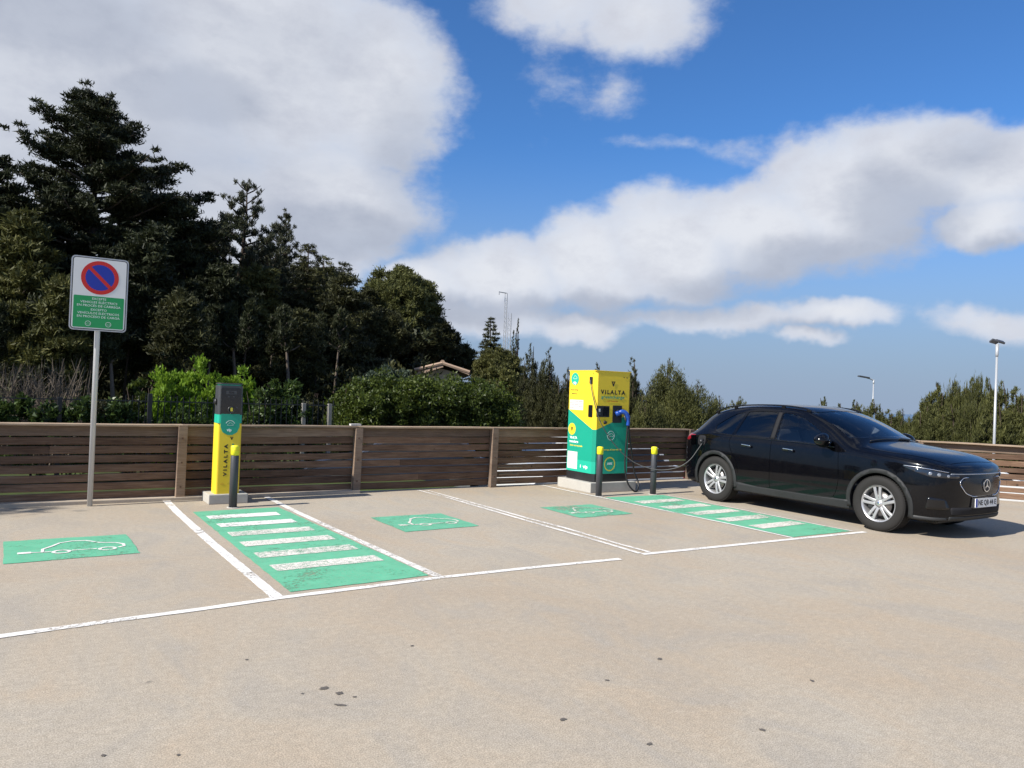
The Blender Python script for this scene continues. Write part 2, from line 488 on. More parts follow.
ribbon('parking_line', [(7.66, 10.84), (7.66, 9.96), (7.70, 9.04), (7.74, 7.55), (7.76, 6.63), (7.74, 5.78)], 0.05, 0.0065, M_WHITE, 'thin white line left of the far hatched strip', 'line')
ribbon('parking_line', [(8.97, 9.12), (8.97, 8.78), (8.96, 7.28), (8.92, 6.24), (8.93, 5.78)], 0.03, 0.0065, M_WHITE, 'thin white line between far hatched strip and car', 'line')

g1 = sheet('green_strip', [(1.79, 5.82), (3.0, 5.86), (2.84, 9.86), (1.80, 9.82)], 0.004, M_GREEN, 'green hatched strip with white bars in front of slim charger', 'marking', sub=0.15, jag=0.006)
for k in range(7):
    y0 = 9.22 - k * 0.545
    if y0 < 6.0: break
    xr = 2.70 + 0.033 * k
    sheet('white_bar', [(1.88, y0), (xr, y0 + 0.03), (xr, y0 + 0.27), (1.88, y0 + 0.24)], 0.008, M_BAR if k > 1 else M_WHITE, parent=g1, sub=0.08, jag=0.006)
g2 = sheet('green_strip', [(7.80, 5.82), (8.90, 5.80), (8.93, 9.2), (7.76, 9.26)], 0.004, M_GREEN, 'green hatched strip with white bars beside the black car', 'marking', sub=0.15, jag=0.006)
for k in range(5):
    y0 = 8.52 - k * 0.545
    sheet('white_bar', [(7.90, y0), (8.80, y0 + 0.03), (8.82, y0 + 0.27), (7.90, y0 + 0.24)], 0.008, M_BAR, parent=g2, sub=0.08, jag=0.008)

def car_symbol(parent, x0, x1, y0, y1, mat):
    def P(u, v): return (x0 + (x1 - x0) * u, y0 + (y1 - y0) * v)
    def arc(cu, cv, r, a0, a1, n=14):
        asp = (x1 - x0) / (y1 - y0)
        return [P(cu + r * cos(a), cv + r * sin(a) * asp) for a in [a0 + (a1 - a0) * i / n for i in range(n + 1)]]
    L = [[P(.10, .38), P(.20, .38)], [P(.20, .38), P(.28, .36), P(.285, .50), P(.35, .60), P(.42, .74), P(.52, .80), P(.63, .78), P(.73, .64), P(.86, .58), P(.91, .50), P(.91, .40), P(.86, .36)],
         arc(.42, .33, .062, 0, 2 * pi), arc(.77, .33, .062, 0, 2 * pi), [P(.50, .36), P(.69, .36)], [P(.285, .36), P(.345, .36)]]
    for i, l in enumerate(L):
        ribbon('symbol_stroke', l, 0.075 if i == 0 else 0.029, 0.008, mat, parent=parent)
for x0, x1, y0, y1, mt, lb in ((-0.08, 0.97, 7.62, 8.63, M_GREEN, 'green panel with white electric car symbol left of bays'),
                               (3.64, 4.62, 7.74, 8.74, M_GREENF, 'green panel with faint white car symbol in middle bay'),
                               (6.16, 7.09, 7.82, 8.74, M_GREENF, 'green panel with worn car symbol before the tall charger')):
    gp_ = sheet('green_panel', [(x0, y0), (x1, y0 + .04), (x1 - .02, y1), (x0, y1)], 0.004, mt, lb, 'marking', sub=0.12, jag=0.008)
    car_symbol(gp_, x0, x1, y0, y1, M_WHITE if mt is M_GREEN else M_BAR)

M_STAIN = paint_mat("dark_stain", (0.12, 0.105, 0.09), 0.40, 0.10, dirt=(0.05, 0.05, 0.045))
def stain(x, y, r, ax=1.0, a=0.0, lb='dark oil spot on the concrete in the foreground'):
    n = 14; pts = []
    for k in range(n):
        t = 2 * pi * k / n; rr = r * .72 * random.uniform(.6, 1.2)
        u, v = rr * cos(t) * ax, rr * sin(t)
        pts.append((x + u * cos(a) - v * sin(a), y + u * sin(a) + v * cos(a)))
    o = sheet('stain', pts, 0.003, M_STAIN, lb, 'stain'); o['group'] = 'small dark spots on the concrete'
for x, y, r, ax, a in ((1.40, 3.90, .028, 1.3, .3), (1.45, 3.80, .026, 1.4, 1.0), (1.40, 3.66, .017, 3.0, 2.4), (1.50, 3.72, .013, 1.2, 0), (1.28, 3.88, .012, 1.5, 0), (0.18, 3.52, .026, 1.4, 0.5),
                       (0.35, 3.62, .015, 1.2, 1.5), (0.62, 3.48, .011, 1.2, 1), (2.83, 3.30, .017, 1.3, 2), (2.30, 3.0, .02, 1.5, 0), (3.35, 3.42, .02, 1.4, 0.4),
                       (3.9, 2.75, .02, 1.2, 1.2), (2.5, 2.6, .018, 1.6, .4), (3.1, 2.45, .02, 1.3, 2.2), (1.15, 4.5, .012, 1.2, 0), (2.1, 4.3, .014, 1.8, .5)):
    stain(x, y, r, ax, a)

# low concrete lip at the foot of the left part of the fence
M_LIP = principled("lip_concrete", (0.40, 0.34, 0.27), 0.9, spec=0.2); grain(M_LIP, 0.2, 25, 0.002)
o = boxobj('kerb', -20, 4.32, 10.80, 10.99, -0.02, 0.045, M_LIP, bev=0.01)
prop(o, 'low concrete lip at the foot of the left fence boards', 'kerb', kind='structure')

# ------------------------------------------------------------------ timber fences
def wood_mat(name, lo, mid, hi, scale=1.0):
    m = bpy.data.materials.new(name); m.use_nodes = True
    N = NT(m.node_tree); b = m.node_tree.nodes['Principled BSDF']
    tc = N.n('ShaderNodeTexCoord').outputs['Object']
    oi = N.n('ShaderNodeObjectInfo')
    off = N.math('MULTIPLY', oi.outputs['Random'], 37.0)
    cb = N.n('ShaderNodeCombineXYZ'); N.set(cb.inputs[0], off); N.set(cb.inputs[1], off); N.set(cb.inputs[2], off)
    v = N.vmath('ADD', tc, cb.outputs[0])
    g = N.noise(N.scale(v, (0.9, 10, 26)), 4.0 * scale, 6.0, 0.62, dist=0.5)
    s = N.noise(N.scale(v, (1, 3, 5)), 1.3, 5.0, 0.62)
    col = N.ramp(N.math('ADD', N.math('MULTIPLY', g, 0.6), N.math('MULTIPLY', s, 0.4)), [(0.33, lo), (0.5, mid), (0.68, hi)])
    tint = N.mix(oi.outputs['Random'], (0.70, 0.66, 0.66), (1.30, 1.22, 1.16))
    col = N.mix(1.0, col, tint, 'MULTIPLY')
    vk = N.n('ShaderNodeTexVoronoi'); vk.inputs['Scale'].default_value = 2.3; N.set(vk.inputs['Vector'], v)
    col = N.mix(N.maprange(vk.outputs['Distance'], 0.035, 0.06, 0.7, 0.0), col, (0.02, 0.014, 0.01))
    N.set(b.inputs['Base Color'], col); b.inputs['Roughness'].default_value = 0.85; b.inputs['Specular IOR Level'].default_value = 0.2
    bp = N.n('ShaderNodeBump'); bp.inputs['Strength'].default_value = 0.7; bp.inputs['Distance'].default_value = 0.003
    N.set(bp.inputs['Height'], g); N.set(b.inputs['Normal'], bp.outputs[0])
    return m
M_BOARD = wood_mat("weathered_board", (0.068, 0.042, 0.028), (0.150, 0.098, 0.066), (0.245, 0.178, 0.126))
M_POST = wood_mat("weathered_post", (0.11, 0.080, 0.058), (0.19, 0.145, 0.11), (0.27, 0.22, 0.17))
M_CAP = wood_mat("sunbleached_rail", (0.17, 0.125, 0.085), (0.27, 0.215, 0.155), (0.36, 0.30, 0.23))
M_BOLT = principled("rusty_bolt", (0.12, 0.07, 0.05), 0.6, 0.6)

def board(name, L, h, th, mat, parent, x, z, y=0.0, sag=0.0, tilt=0.0):
    """one weathered board: chamfered section, slight cup and bow, uneven ends"""
    V, F = [], []
    ns = max(3, int(L / 0.4)); c = 0.006
    sec = [(-th / 2, -h / 2 + c), (-th / 2 + c, -h / 2), (th / 2 - c, -h / 2), (th / 2, -h / 2 + c), (th / 2, h / 2 - c), (th / 2 - c, h / 2), (-th / 2 + c, h / 2), (-th / 2, h / 2 - c)]
    ph = random.uniform(0, 6); cup = random.uniform(-.004, .004)
    for i in range(ns + 1):
        t = i / ns; xx = L * t
        dz = sag * sin(pi * t) + 0.0025 * sin(ph + 7 * t) + tilt * (t - .5)
        dy = 0.004 * sin(ph * 1.3 + 4 * t) + cup
        for a, b_ in sec: V.append((xx, a + dy, b_ + dz))
    for i in range(ns):
        for k in range(8): F.append((i * 8 + k, i * 8 + (k + 1) % 8, (i + 1) * 8 + (k + 1) % 8, (i + 1) * 8 + k))
    F.append(tuple(range(8))[::-1]); F.append(tuple(range(ns * 8, ns * 8 + 8)))
    o = pyobj(name, V, [f[::-1] for f in F], mat, parent, loc=(x, y, z))
    return o

def slat_fence(origin, rz, posts, label, gaps, skip=(), gapfun=None, endpost=True, xend=None):
    root = empty('slatted_fence', origin, rz, label, 'fence')
    # posts at local x, face at local y = 0, boards behind them
    for i, px in enumerate(posts):
        bm = bmesh.new(); w = 0.115
        box(bm, -w / 2, w / 2, -0.10, 0.0, 0.0, 0.965 + (0.03 if i % 2 else 0.0), 0.008)
        p = bmobj('fence_post', bm, M_POST, root, loc=(px, -0.002, 0.0), rot=(random.uniform(-.01, .01), random.uniform(-.012, .012), 0))
        for zz in (0.18, 0.5, 0.82):
            bm = bmesh.new(); lathe(bm, [(0.013, 0), (0.013, 0.012), (0.006, 0.018)], 8, 'Y')
            bmobj('bolt', bm, M_BOLT, p, loc=(random.uniform(-.01, .01), -0.106, zz))
    ends = list(posts)
    for i in range(len(ends) - 1):
        x0, x1 = ends[i], ends[i + 1]
        for r in range(8):
            if (i, r) in skip: continue
            gap = gapfun(i, r) if gapfun else gaps
            pitch = 0.116
            z = 0.085 + pitch * r
            if r == 7: hh = pitch + 0.012 ; z += 0.004
            else: hh = pitch - gap
            yy = 0.026 + random.uniform(-.007, .007)
            L = x1 - x0 - 0.006
            # some bays are made up of two shorter boards meeting between the posts
            if random.random() < 0.30 and r < 7:
                cut = random.uniform(.3, .7) * L
                board('plank', cut - .003, hh * random.uniform(.965, 1.0), 0.028, M_BOARD, root, x0 + .003, z, yy, random.uniform(-.004, .003))
                board('plank', L - cut - .003, hh * random.uniform(.965, 1.0), 0.028, M_BOARD, root, x0 + .003 + cut, z + random.uniform(-.004, .004), yy, random.uniform(-.004, .003))
            else:
                board('plank', L, hh, 0.028, M_BOARD if r < 7 else M_POST, root, x0 + .003, z, yy, random.uniform(-.006, .003), random.uniform(-.006, .006))
        L = x1 - x0 - 0.004
        board('cap_rail', L, 0.030, 0.15, M_CAP, root, x0 + .002, 0.985, -0.015, 0.0)
    return root
def g_left(i, r):
    # boards of the left bays nearly touch; the right-hand bays show wider gaps
    base = (0.019, 0.018, 0.018, 0.018, 0.016, 0.012, 0.021, 0.024)[min(i, 7)]
    return base * random.uniform(0.7, 1.35) + (0.012 if r == 4 and i == 3 else 0.0)
fp = [-5.55, -3.1, -0.65, 1.82, 4.27, 6.67, 9.02, 11.25]
fence1 = slat_fence((0, 10.93, 0), 0.0, fp, 'long brown slatted timber fence behind the chargers', 0.02, gapfun=g_left)
rz2 = math.atan2(D2.y, D2.x)
fence2 = slat_fence((FX + 0.10, FY - 0.05, 0), rz2, [0.05, 2.05, 4.05, 6.1, 8.2, 10.3], 'brown slatted timber fence running behind the bonnet of the car', 0.02,
                    gapfun=lambda i, r: random.choice((0.012, 0.02, 0.032)))
# a short bright repair batten set across the gaps right of a post
for k, (xa, xb, z) in enumerate(((6.80, 7.30, 0.318), (6.82, 7.22, 0.202), (6.84, 7.16, 0.075))):
    board('batten', xb - xa, 0.024, 0.012, M_CAP, fence1, xa, z, -0.001)
o = boxobj('fence_block', 4.17, 4.33, 10.90, 10.98, 1.003, 1.03, principled("pale_block", (0.5, 0.48, 0.44), 0.8))
prop(o, 'small pale block lying on top of the fence rail', 'block')

# ------------------------------------------------------------------ materials of the street furniture
M_YEL = grain(principled("yellow_vinyl", (0.80, 0.575, 0.035), 0.38, spec=0.4), 0.05, 6)
M_TEAL = grain(principled("green_vinyl", (0.012, 0.30, 0.20), 0.38, spec=0.4), 0.07, 5)
M_TEAL2 = grain(principled("light_green_vinyl", (0.02, 0.40, 0.27), 0.38, spec=0.4), 0.05, 5)
M_BLACKP = grain(principled("black_plastic", (0.018, 0.018, 0.02), 0.42), 0.2, 30)
M_GREYP = grain(principled("grey_plastic", (0.048, 0.050, 0.054), 0.42), 0.12, 20)
M_CHAR = grain(principled("charcoal_paint", (0.045, 0.047, 0.052), 0.5), 0.15, 14)
M_SCREEN = principled("dark_screen", (0.010, 0.011, 0.013), 0.12, spec=0.6)
M_INK = principled("black_print", (0.012, 0.012, 0.010), 0.5)
M_WPRINT = principled("white_print", (0.78, 0.80, 0.78), 0.5)
M_YPRINT = principled("yellow_print", (0.75, 0.62, 0.06), 0.5)
M_RPRINT = principled("red_print", (0.45, 0.10, 0.03), 0.5)
M_PAPER = grain(principled("paper_notice", (0.66, 0.63, 0.60), 0.7), 0.06, 60)
M_PLINTH = grain(principled("cast_concrete", (0.40, 0.385, 0.35), 0.9, spec=0.2), 0.18, 18, 0.002)
M_BLUE = grain(principled("blue_plastic", (0.010, 0.060, 0.32), 0.35), 0.1, 20)
M_CABLE = principled("grey_cable", (0.06, 0.06, 0.06), 0.5)
M_CABLEK = principled("black_cable", (0.012, 0.012, 0.013), 0.45)
M_GALV = grain(principled("galvanised_steel", (0.56, 0.57, 0.58), 0.42, 0.35), 0.10, 9)
M_ALU = grain(principled("sign_aluminium", (0.50, 0.50, 0.50), 0.4, 0.6), 0.08, 12)
M_SIGNW = grain(principled("white_sign_film", (0.72, 0.72, 0.70), 0.4), 0.04, 6)
M_SIGNG = grain(principled("green_sign_film", (0.012, 0.29, 0.085), 0.4), 0.05, 6)
M_SIGNR = principled("red_sign_film", (0.55, 0.018, 0.012), 0.4)
M_SIGNB = principled("blue_sign_film", (0.010, 0.030, 0.33), 0.4)

FRONT = (pi / 2, 0, 0)            # print on a face towards -Y
SIDE = (pi / 2, 0, -pi / 2)       # print on a face towards -X
def text(name, body, size, mat, parent, loc, rot, align='CENTER', width=None, bold=0.0, spacing=1.0, spin=0.0):
    cu = bpy.data.curves.new(name, 'FONT')
    cu.body = body; cu.size = size; cu.align_x = align; cu.align_y = 'CENTER'
    cu.extrude = 0.0006; cu.offset = bold; cu.space_character = spacing; cu.resolution_u = 2
    tmp = bpy.data.objects.new("tmp", cu); COL.objects.link(tmp)
    dg = bpy.context.evaluated_depsgraph_get()
    me = bpy.data.meshes.new_from_object(tmp.evaluated_get(dg))
    bpy.data.objects.remove(tmp)
    if width:
        xs = [v.co.x for v in me.vertices]
        s = width / max(1e-6, max(xs) - min(xs))
        for v in me.vertices: v.co.x *= s
    if spin:
        me.transform(Matrix.Rotation(spin, 4, 'Z'))
    me.materials.clear()
    return link(name, me, mat, parent, loc, rot)
def prism(name, pts, depth, mat, parent, loc, rot, bev=0.0):
    """flat outline in local XY, given a thickness towards +Z"""
    bm = bmesh.new()
    vs = [bm.verts.new((x, y, 0)) for x, y in pts]
    f = bm.faces.new(vs)
    if f.normal.z > 0 or True:
        f.normal_update()
        if f.normal.z > 0: f.normal_flip()
    r = bmesh.ops.extrude_face_region(bm, geom=[f])
    for v in [g for g in r['geom'] if isinstance(g, bmesh.types.BMVert)]: v.co.z += depth
    bmesh.ops.recalc_face_normals(bm, faces=bm.faces[:])
    return bmobj(name, bm, mat, parent, loc=loc, rot=rot)
def disc_pts(r, n=32, rx=None): return [((rx or r) * cos(2 * pi * k / n), r * sin(2 * pi * k / n)) for k in range(n)]
def ring(name, r0, r1, depth, mat, parent, loc, rot, n=40, a0=0.0, a1=2 * pi):
    V, F = [], []
    full = abs(a1 - a0 - 2 * pi) < 1e-4
    m = n if full else n + 1
    for k in range(m):
        a = a0 + (a1 - a0) * k / n
        for r, z in ((r0, 0), (r1, 0), (r1, depth), (r0, depth)): V.append((r * cos(a), r * sin(a), z))
    for k in range(n):
        j = (k + 1) % m
        for q in range(4): F.append((k * 4 + q, k * 4 + (q + 1) % 4, j * 4 + (q + 1) % 4, j * 4 + q))
    if not full: F += [(0, 1, 2, 3), tuple(n * 4 + q for q in (3, 2, 1, 0))]
    bm = bmesh.new(); vv = [bm.verts.new(v) for v in V]
    for f in F: bm.faces.new([vv[i] for i in f])
    bmesh.ops.recalc_face_normals(bm, faces=bm.faces[:])
    return bmobj(name, bm, mat, parent, loc=loc, rot=rot)
def rrect(w, h, r, n=5):
    pts = []
    for cx_, cy_, a in ((w / 2 - r, h / 2 - r, 0), (-w / 2 + r, h / 2 - r, pi / 2), (-w / 2 + r, -h / 2 + r, pi), (w / 2 - r, -h / 2 + r, 1.5 * pi)):
        for k in range(n + 1):
            t = a + pi / 2 * k / n; pts.append((cx_ + r * cos(t), cy_ + r * sin(t)))
    return pts
def ev_badge(parent, loc, rot, s, mat):
    """a small car outline with a plug, as printed on the chargers"""
    L = [[(-.9, -.2), (-.85, .15), (-.45, .3), (-.2, .62), (.4, .62), (.7, .25), (.95, .15), (.95, -.2), (-.9, -.2)]]
    for l in L:
        bm = bmesh.new(); w = .07 * s
        P = [Vector((x * s, y * s)) for x, y in l]
        for a, b_ in zip(P[:-1], P[1:]):
            t = (b_ - a).normalized(); nn = Vector((-t.y, t.x)) * w / 2
            q = [a - nn - t * w / 2, b_ - nn + t * w / 2, b_ + nn + t * w / 2, a + nn - t * w / 2]
            lo_ = [bm.verts.new((v.x, v.y, 0)) for v in q]; hi_ = [bm.verts.new((v.x, v.y, .0012)) for v in q]
            bm.faces.new(hi_)
            for k in range(4): bm.faces.new((lo_[k], lo_[(k + 1) % 4], hi_[(k + 1) % 4], hi_[k]))
        bmobj('car_symbol', bm, mat, parent, loc=loc, rot=rot)
def v_mark(parent, loc, rot, s, mat):
    """a bold V with a notch between its arms"""
    prism('emblem', [(-.5 * s, .5 * s), (-.22 * s, .5 * s), (0, -.05 * s), (.22 * s, .5 * s), (.5 * s, .5 * s), (.08 * s, -.5 * s), (-.08 * s, -.5 * s)], .0012, mat, parent, loc, rot)
    prism('emblem', [(-.10 * s, .5 * s), (0, .22 * s), (.10 * s, .5 * s)], .0012, mat, parent, loc, rot)

# ------------------------------------------------------------------ no-parking sign
sg = empty('parking_sign', (0.76, 10.66, 0), 0, 'no-parking sign with green notice panel on a tall grey pole', 'sign')
bm = bmesh.new(); lathe(bm, [(0.031, -0.02), (0.031, 3.04), (0.028, 3.05)], 20); bmobj('pole', bm, M_GALV, sg)
PX, PZ = 0.0, 2.60
sp = prism('sign_plate', rrect(0.62, 0.90, 0.045), 0.018, M_ALU, sg, (PX, -0.034, PZ), FRONT)
prism('plate_face', rrect(0.592, 0.872, 0.036), 0.002, M_INK, sg, (PX, -0.0525, PZ), FRONT)
prism('white_field', rrect(0.574, 0.854, 0.03), 0.002, M_SIGNW, sg, (PX, -0.055, PZ), FRONT)
prism('green_field', rrect(0.545, 0.385, 0.012), 0.001, M_SIGNG, sg, (PX, -0.0575, PZ - 0.222), FRONT)
ring('red_ring', 0.158, 0.205, 0.001, M_SIGNR, sg, (PX, -0.0575, PZ + 0.20), FRONT)
prism('blue_disc', disc_pts(0.158), 0.001, M_SIGNB, sg, (PX, -0.0575, PZ + 0.20), FRONT)
ca, sa = cos(-pi / 4), sin(-pi / 4)
prism('red_bar', [(x * ca - y * sa, x * sa + y * ca) for x, y in ((-.165, -.020), (.165, -.020), (.165, .020), (-.165, .020))], 0.0012, M_SIGNR, sg, (PX, -0.059, PZ + 0.20), FRONT)
for k, (t, w) in enumerate((("EXCEPTE", .15), ("VEHICLES ELÈCTRICS", .40), ("EN PROCÉS DE CÀRREGA", .47), ("EXCEPTO", .17), ("VEHÍCULOS ELÉCTRICOS", .45), ("EN PROCESO DE CARGA", .46))):
    text('lettering', t, 0.038, M_WPRINT, sg, (PX, -0.0585, PZ - 0.062 - k * 0.043 - (0.005 if k > 2 else 0)), FRONT, width=w)
for dx in (-.11, .11):
    ring('pictogram_ring', 0.027, 0.031, 0.001, M_WPRINT, sg, (PX + dx, -0.0585, PZ - 0.365), FRONT, 24)
    ev_badge(sg, (PX + dx, -0.0585, PZ - 0.37), FRONT, 0.022, M_WPRINT)
for zz in (2.32, 2.86):
    bm = bmesh.new(); box(bm, -.05, .05, -.036, .036, zz - .018, zz + .018, .004); bmobj('bracket', bm, M_GALV, sg)

# ------------------------------------------------------------------ slim charger
pl = boxobj('concrete_plinth', 2.08, 2.57, 10.34, 10.78, 0.0, 0.125, M_PLINTH, bev=0.012)
prop(pl, 'low concrete plinth carrying the slim yellow charger', 'plinth')
wb = empty('charging_post', (2.315, 10.52, 0.125), 0, 'slim yellow and green charging post with dark grey head', 'charger')
W2, DD = 0.155, 0.125
def post_body(z0, z1, mat, name, w=W2, d=DD):
    bm = bmesh.new()
    P = rrect(2 * w, 2 * d, 0.035)
    lo_ = [bm.verts.new((x, y, z0)) for x, y in P]; hi_ = [bm.verts.new((x, y, z1)) for x, y in P]
    nn = len(P)
    for k in range(nn): bm.faces.new((lo_[k], lo_[(k + 1) % nn], hi_[(k + 1) % nn], hi_[k]))
    bm.faces.new(lo_[::-1]); bm.faces.new(hi_)
    return bmobj(name, bm, mat, wb)
post_body(0.0, 0.92, M_YEL, 'lower_body')
post_body(0.921, 1.035, M_TEAL2, 'green_band', W2 - .001, DD - .001)
post_body(1.036, 1.415, M_GREYP, 'head', W2 - .002, DD - .002)
post_body(1.4155, 1.43, M_TEAL, 'top_edge', W2 - .02, DD - .012)
post_body(1.4305, 1.447, M_GREYP, 'lid', W2 - .006, DD - .006)
yf = -DD - 0.001
fp_ = prism('front_panel', rrect(0.25, 0.355, 0.02), 0.012, M_SCREEN, wb, (0.0, yf, 1.205), FRONT)
prism('shield', [(-.118, .12), (.118, .12), (.118, -.05), (.09, -.12), (.03, -.155), (-.03, -.155), (-.09, -.12), (-.118, -.05)], 0.014, M_TEAL, wb, (0, yf, 0.925), FRONT)
prism('display', rrect(0.13, 0.045, 0.004), 0.002, M_GREYP, wb, (0.0, yf - .0125, 1.325), FRONT)
prism('display_glass', rrect(0.065, 0.026, 0.003), 0.001, M_SCREEN, wb, (0.0, yf - .0148, 1.325), FRONT)
for dx in (-.032, .032): prism('button', disc_pts(0.010, 14), 0.003, M_GREYP, wb, (dx, yf - .0125, 1.27), FRONT)
prism('button', disc_pts(0.010, 14), 0.003, M_GREYP, wb, (.078, yf - .0125, 1.13), FRONT)
bm = bmesh.new(); lathe(bm, [(0.048, 0), (0.048, -0.02), (0.030, -0.022), (0.028, -0.006), (0.0, -0.006)], 24, 'Y'); bmobj('socket', bm, M_BLACKP, wb, loc=(0.005, yf - .012, 1.10))
prism('socket_label', rrect(0.03, 0.05, 0.008), 0.002, M_YPRINT, wb, (0.005, yf - .030, 1.105), FRONT)
prism('socket_label', rrect(0.026, 0.02, 0.006), 0.002, M_PAPER, wb, (0.0, yf - .030, 1.062), FRONT)
ring('badge_arc', 0.055, 0.061, .001, M_WPRINT, wb, (0, yf - .0145, 0.90), FRONT, 24, radians(20), radians(160))
ev_badge(wb, (0, yf - .0145, 0.905), FRONT, 0.04, M_WPRINT)
text('lettering', "vip", 0.05, M_WPRINT, wb, (-0.01, yf - .0145, 0.835), FRONT, bold=.002)
v_mark(wb, (0.03, yf, 0.725), FRONT, 0.042, M_INK)
text('lettering', "VILALTA", 0.060, M_INK, wb, (-0.035, yf, 0.44), FRONT, width=0.42, bold=0.003, spacing=1.6, spin=pi / 2)
text('lettering', "greencharge", 0.044, M_TEAL, wb, (0.045, yf, 0.46), FRONT, width=0.40, bold=0.001, spin=pi / 2)
ev_badge(wb, (-0.07, yf, 0.13), FRONT, 0.022, M_RPRINT)
ev_badge(wb, (0.02, yf, 0.13), FRONT, 0.018, M_INK)
bm = bmesh.new(); lathe(bm, [(0.040, 0), (0.040, -0.018), (0.026, -0.03), (0.0, -0.03)], 20, 'X'); bmobj('side_socket', bm, M_BLACKP, wb, loc=(-W2, 0.0, 1.20))

boxobj('seam', -W2 - .0005, W2 + .0005, -DD - .0006, DD, 0.9195, 0.9212, M_INK, wb)

# ------------------------------------------------------------------ bollards
M_BYEL = grain(principled("yellow_band", (0.80, 0.74, 0.02), 0.45), 0.06, 20)
M_BGREY = grain(principled("bollard_grey", (0.048, 0.050, 0.058), 0.55), 0.18, 18, 0.0005)
def bollard(x, y, label):
    r = empty('bollard', (x, y, 0), random.uniform(0, 6), label, 'bollard', 'grey bollards with yellow tops in front of the chargers')
    bm = bmesh.new(); lathe(bm, [(0.050, 0.0), (0.050, 0.655), (0.047, 0.66)], 28); bmobj('post', bm, M_BGREY, r)
    bm = bmesh.new(); lathe(bm, [(0.046, 0.662), (0.047, 0.672), (0.0515, 0.676), (0.0515, 0.770), (0.047, 0.782), (0.02, 0.788)], 28); c = bmobj('top', bm, M_BYEL, r)
    bm = bmesh.new(); lathe(bm, [(0.0515, 0.726), (0.0525, 0.727), (0.0525, 0.732), (0.0515, 0.733)], 28, cap=False); bmobj('band', bm, M_YEL, c)
    bm = bmesh.new(); lathe(bm, [(0.075, 0.001), (0.073, 0.006), (0.052, 0.007)], 28, cap=False); bmobj('base_collar', bm, M_PLINTH, r)
    return r
bollard(2.31, 10.03, 'dark grey bollard with yellow top before the slim charger')
bollard(7.77, 9.43, 'dark grey bollard with yellow top at the plinth corner of the tall charger')
bollard(8.84, 9.33, 'dark grey bollard with yellow top standing nearest to the car')

# ------------------------------------------------------------------ tall fast charger
sp = empty('concrete_plinth', (0, 0, 0), 0, 'pale concrete plinth under the tall yellow and green charger', 'plinth')
bm = bmesh.new(); box(bm, 7.86, 8.84, 9.75, 10.66, 0.0, 0.165, 0.012); bmobj('slab', bm, M_PLINTH, sp)
X0, X1, Y0, Y1, Z0, Z1 = 7.95, 8.70, 9.82, 10.55, 0.165, 2.0
st = empty('charging_station', (X0, Y0, 0), 0, 'tall yellow and green fast charging cabinet with two cables', 'charger')
CH = 0.045
def outline(inset=0.0):
    a, b_ = inset, inset
    w, d = X1 - X0, Y1 - Y0
    return [(CH, a), (w - .012, a), (w - a, .012), (w - a, d - .012), (w - .012, d - a), (.012, d - a), (a, d - .012), (a, CH)]
def cab(z0, z1, mat, name, inset):
    bm = bmesh.new(); P = outline(inset)
    lo_ = [bm.verts.new((x, y, z0)) for x, y in P]; hi_ = [bm.verts.new((x, y, z1)) for x, y in P]; nn = len(P)
    for k in range(nn): bm.faces.new((lo_[k], lo_[(k + 1) % nn], hi_[(k + 1) % nn], hi_[k]))
    bm.faces.new(lo_[::-1]); bm.faces.new(hi_)
    return bmobj(name, bm, mat, st)
cab(Z0, Z0 + 0.135, M_BLACKP, 'base', 0.004)
cab(Z0 + 0.1355, Z1, M_YEL, 'cabinet', 0.0)
w, d = X1 - X0, Y1 - Y0
# green wrap: its upper edge falls to the front corner and rises again
zl, zc, zr = 1.345, 1.03, 1.30
zb = Z0 + 0.136
e = 0.0016
def quad3(name, pts, mat):  # thin film wrapped on the cabinet
    return pyobj(name, pts, [tuple(range(len(pts)))], mat, st)
zcl = zc + 0.0; zcr = zc + 0.0
wrap_v = [(-e, d - .012, zb), (-e, CH, zb), (CH, -e, zb), (w - .012, -e, zb), (w + e, .012, zb), (w + e, d - .012, zb),
          (-e, d - .012, zl), (-e, CH, zcl), (CH, -e, zcr), (w - .012, -e, zr), (w + e, .012, zr), (w + e, d - .012, zr)]
wr = pyobj('green_wrap', wrap_v, [(1, 0, 6, 7), (2, 1, 7, 8), (3, 2, 8, 9), (4, 3, 9, 10), (5, 4, 10, 11)], M_TEAL, st)
wr.data.flip_normals()
e2 = 0.0028
zt = 0.50
lb_ = pyobj('light_green_band', [(-e2, d - .014, zb + .001), (-e2, CH, zb + .001), (CH, -e2, zb + .001), (w - .014, -e2, zb + .001), (-e2, d - .014, zt), (-e2, CH, zt), (CH, -e2, zt), (w - .014, -e2, zt)],
            [(1, 0, 4, 5), (2, 1, 5, 6), (3, 2, 6, 7)], M_TEAL2, st); lb_.data.flip_normals()
# prints on the left side (towards -X); local y grows away from the front
XS = -0.0032
def side(y, z): return (XS, y, z)
prism('green_disc', disc_pts(0.105), .001, M_TEAL2, st, side(.565, 1.865), SIDE)
ev_badge(st, (XS - .0014, .565, 1.88), SIDE, 0.06, M_WPRINT)
text('lettering', "vip", 0.07, M_WPRINT, st, (XS - .0014, .565, 1.80), SIDE, bold=.003)
for k, (z, ww) in enumerate(((1.68, .20), (1.615, .15))):
    text('lettering', ("Punt de recàrrega", "elèctrica")[k], 0.032, M_GREYP, st, side(.57, z), SIDE, width=ww)
prism('paper_notice', rrect(0.37, 0.17, 0.003), .001, M_PAPER, st, side(.50, 1.425), SIDE)
for q in range(4):
    for qq in range(5):
        prism('notice_line', [(-.055, -.003), (.055, -.003), (.055, .003), (-.055, .003)], .0006, M_GREYP, st, (XS - .0012, .62 - (q % 3) * .12, 1.485 - qq * .028), SIDE) if q < 3 else None
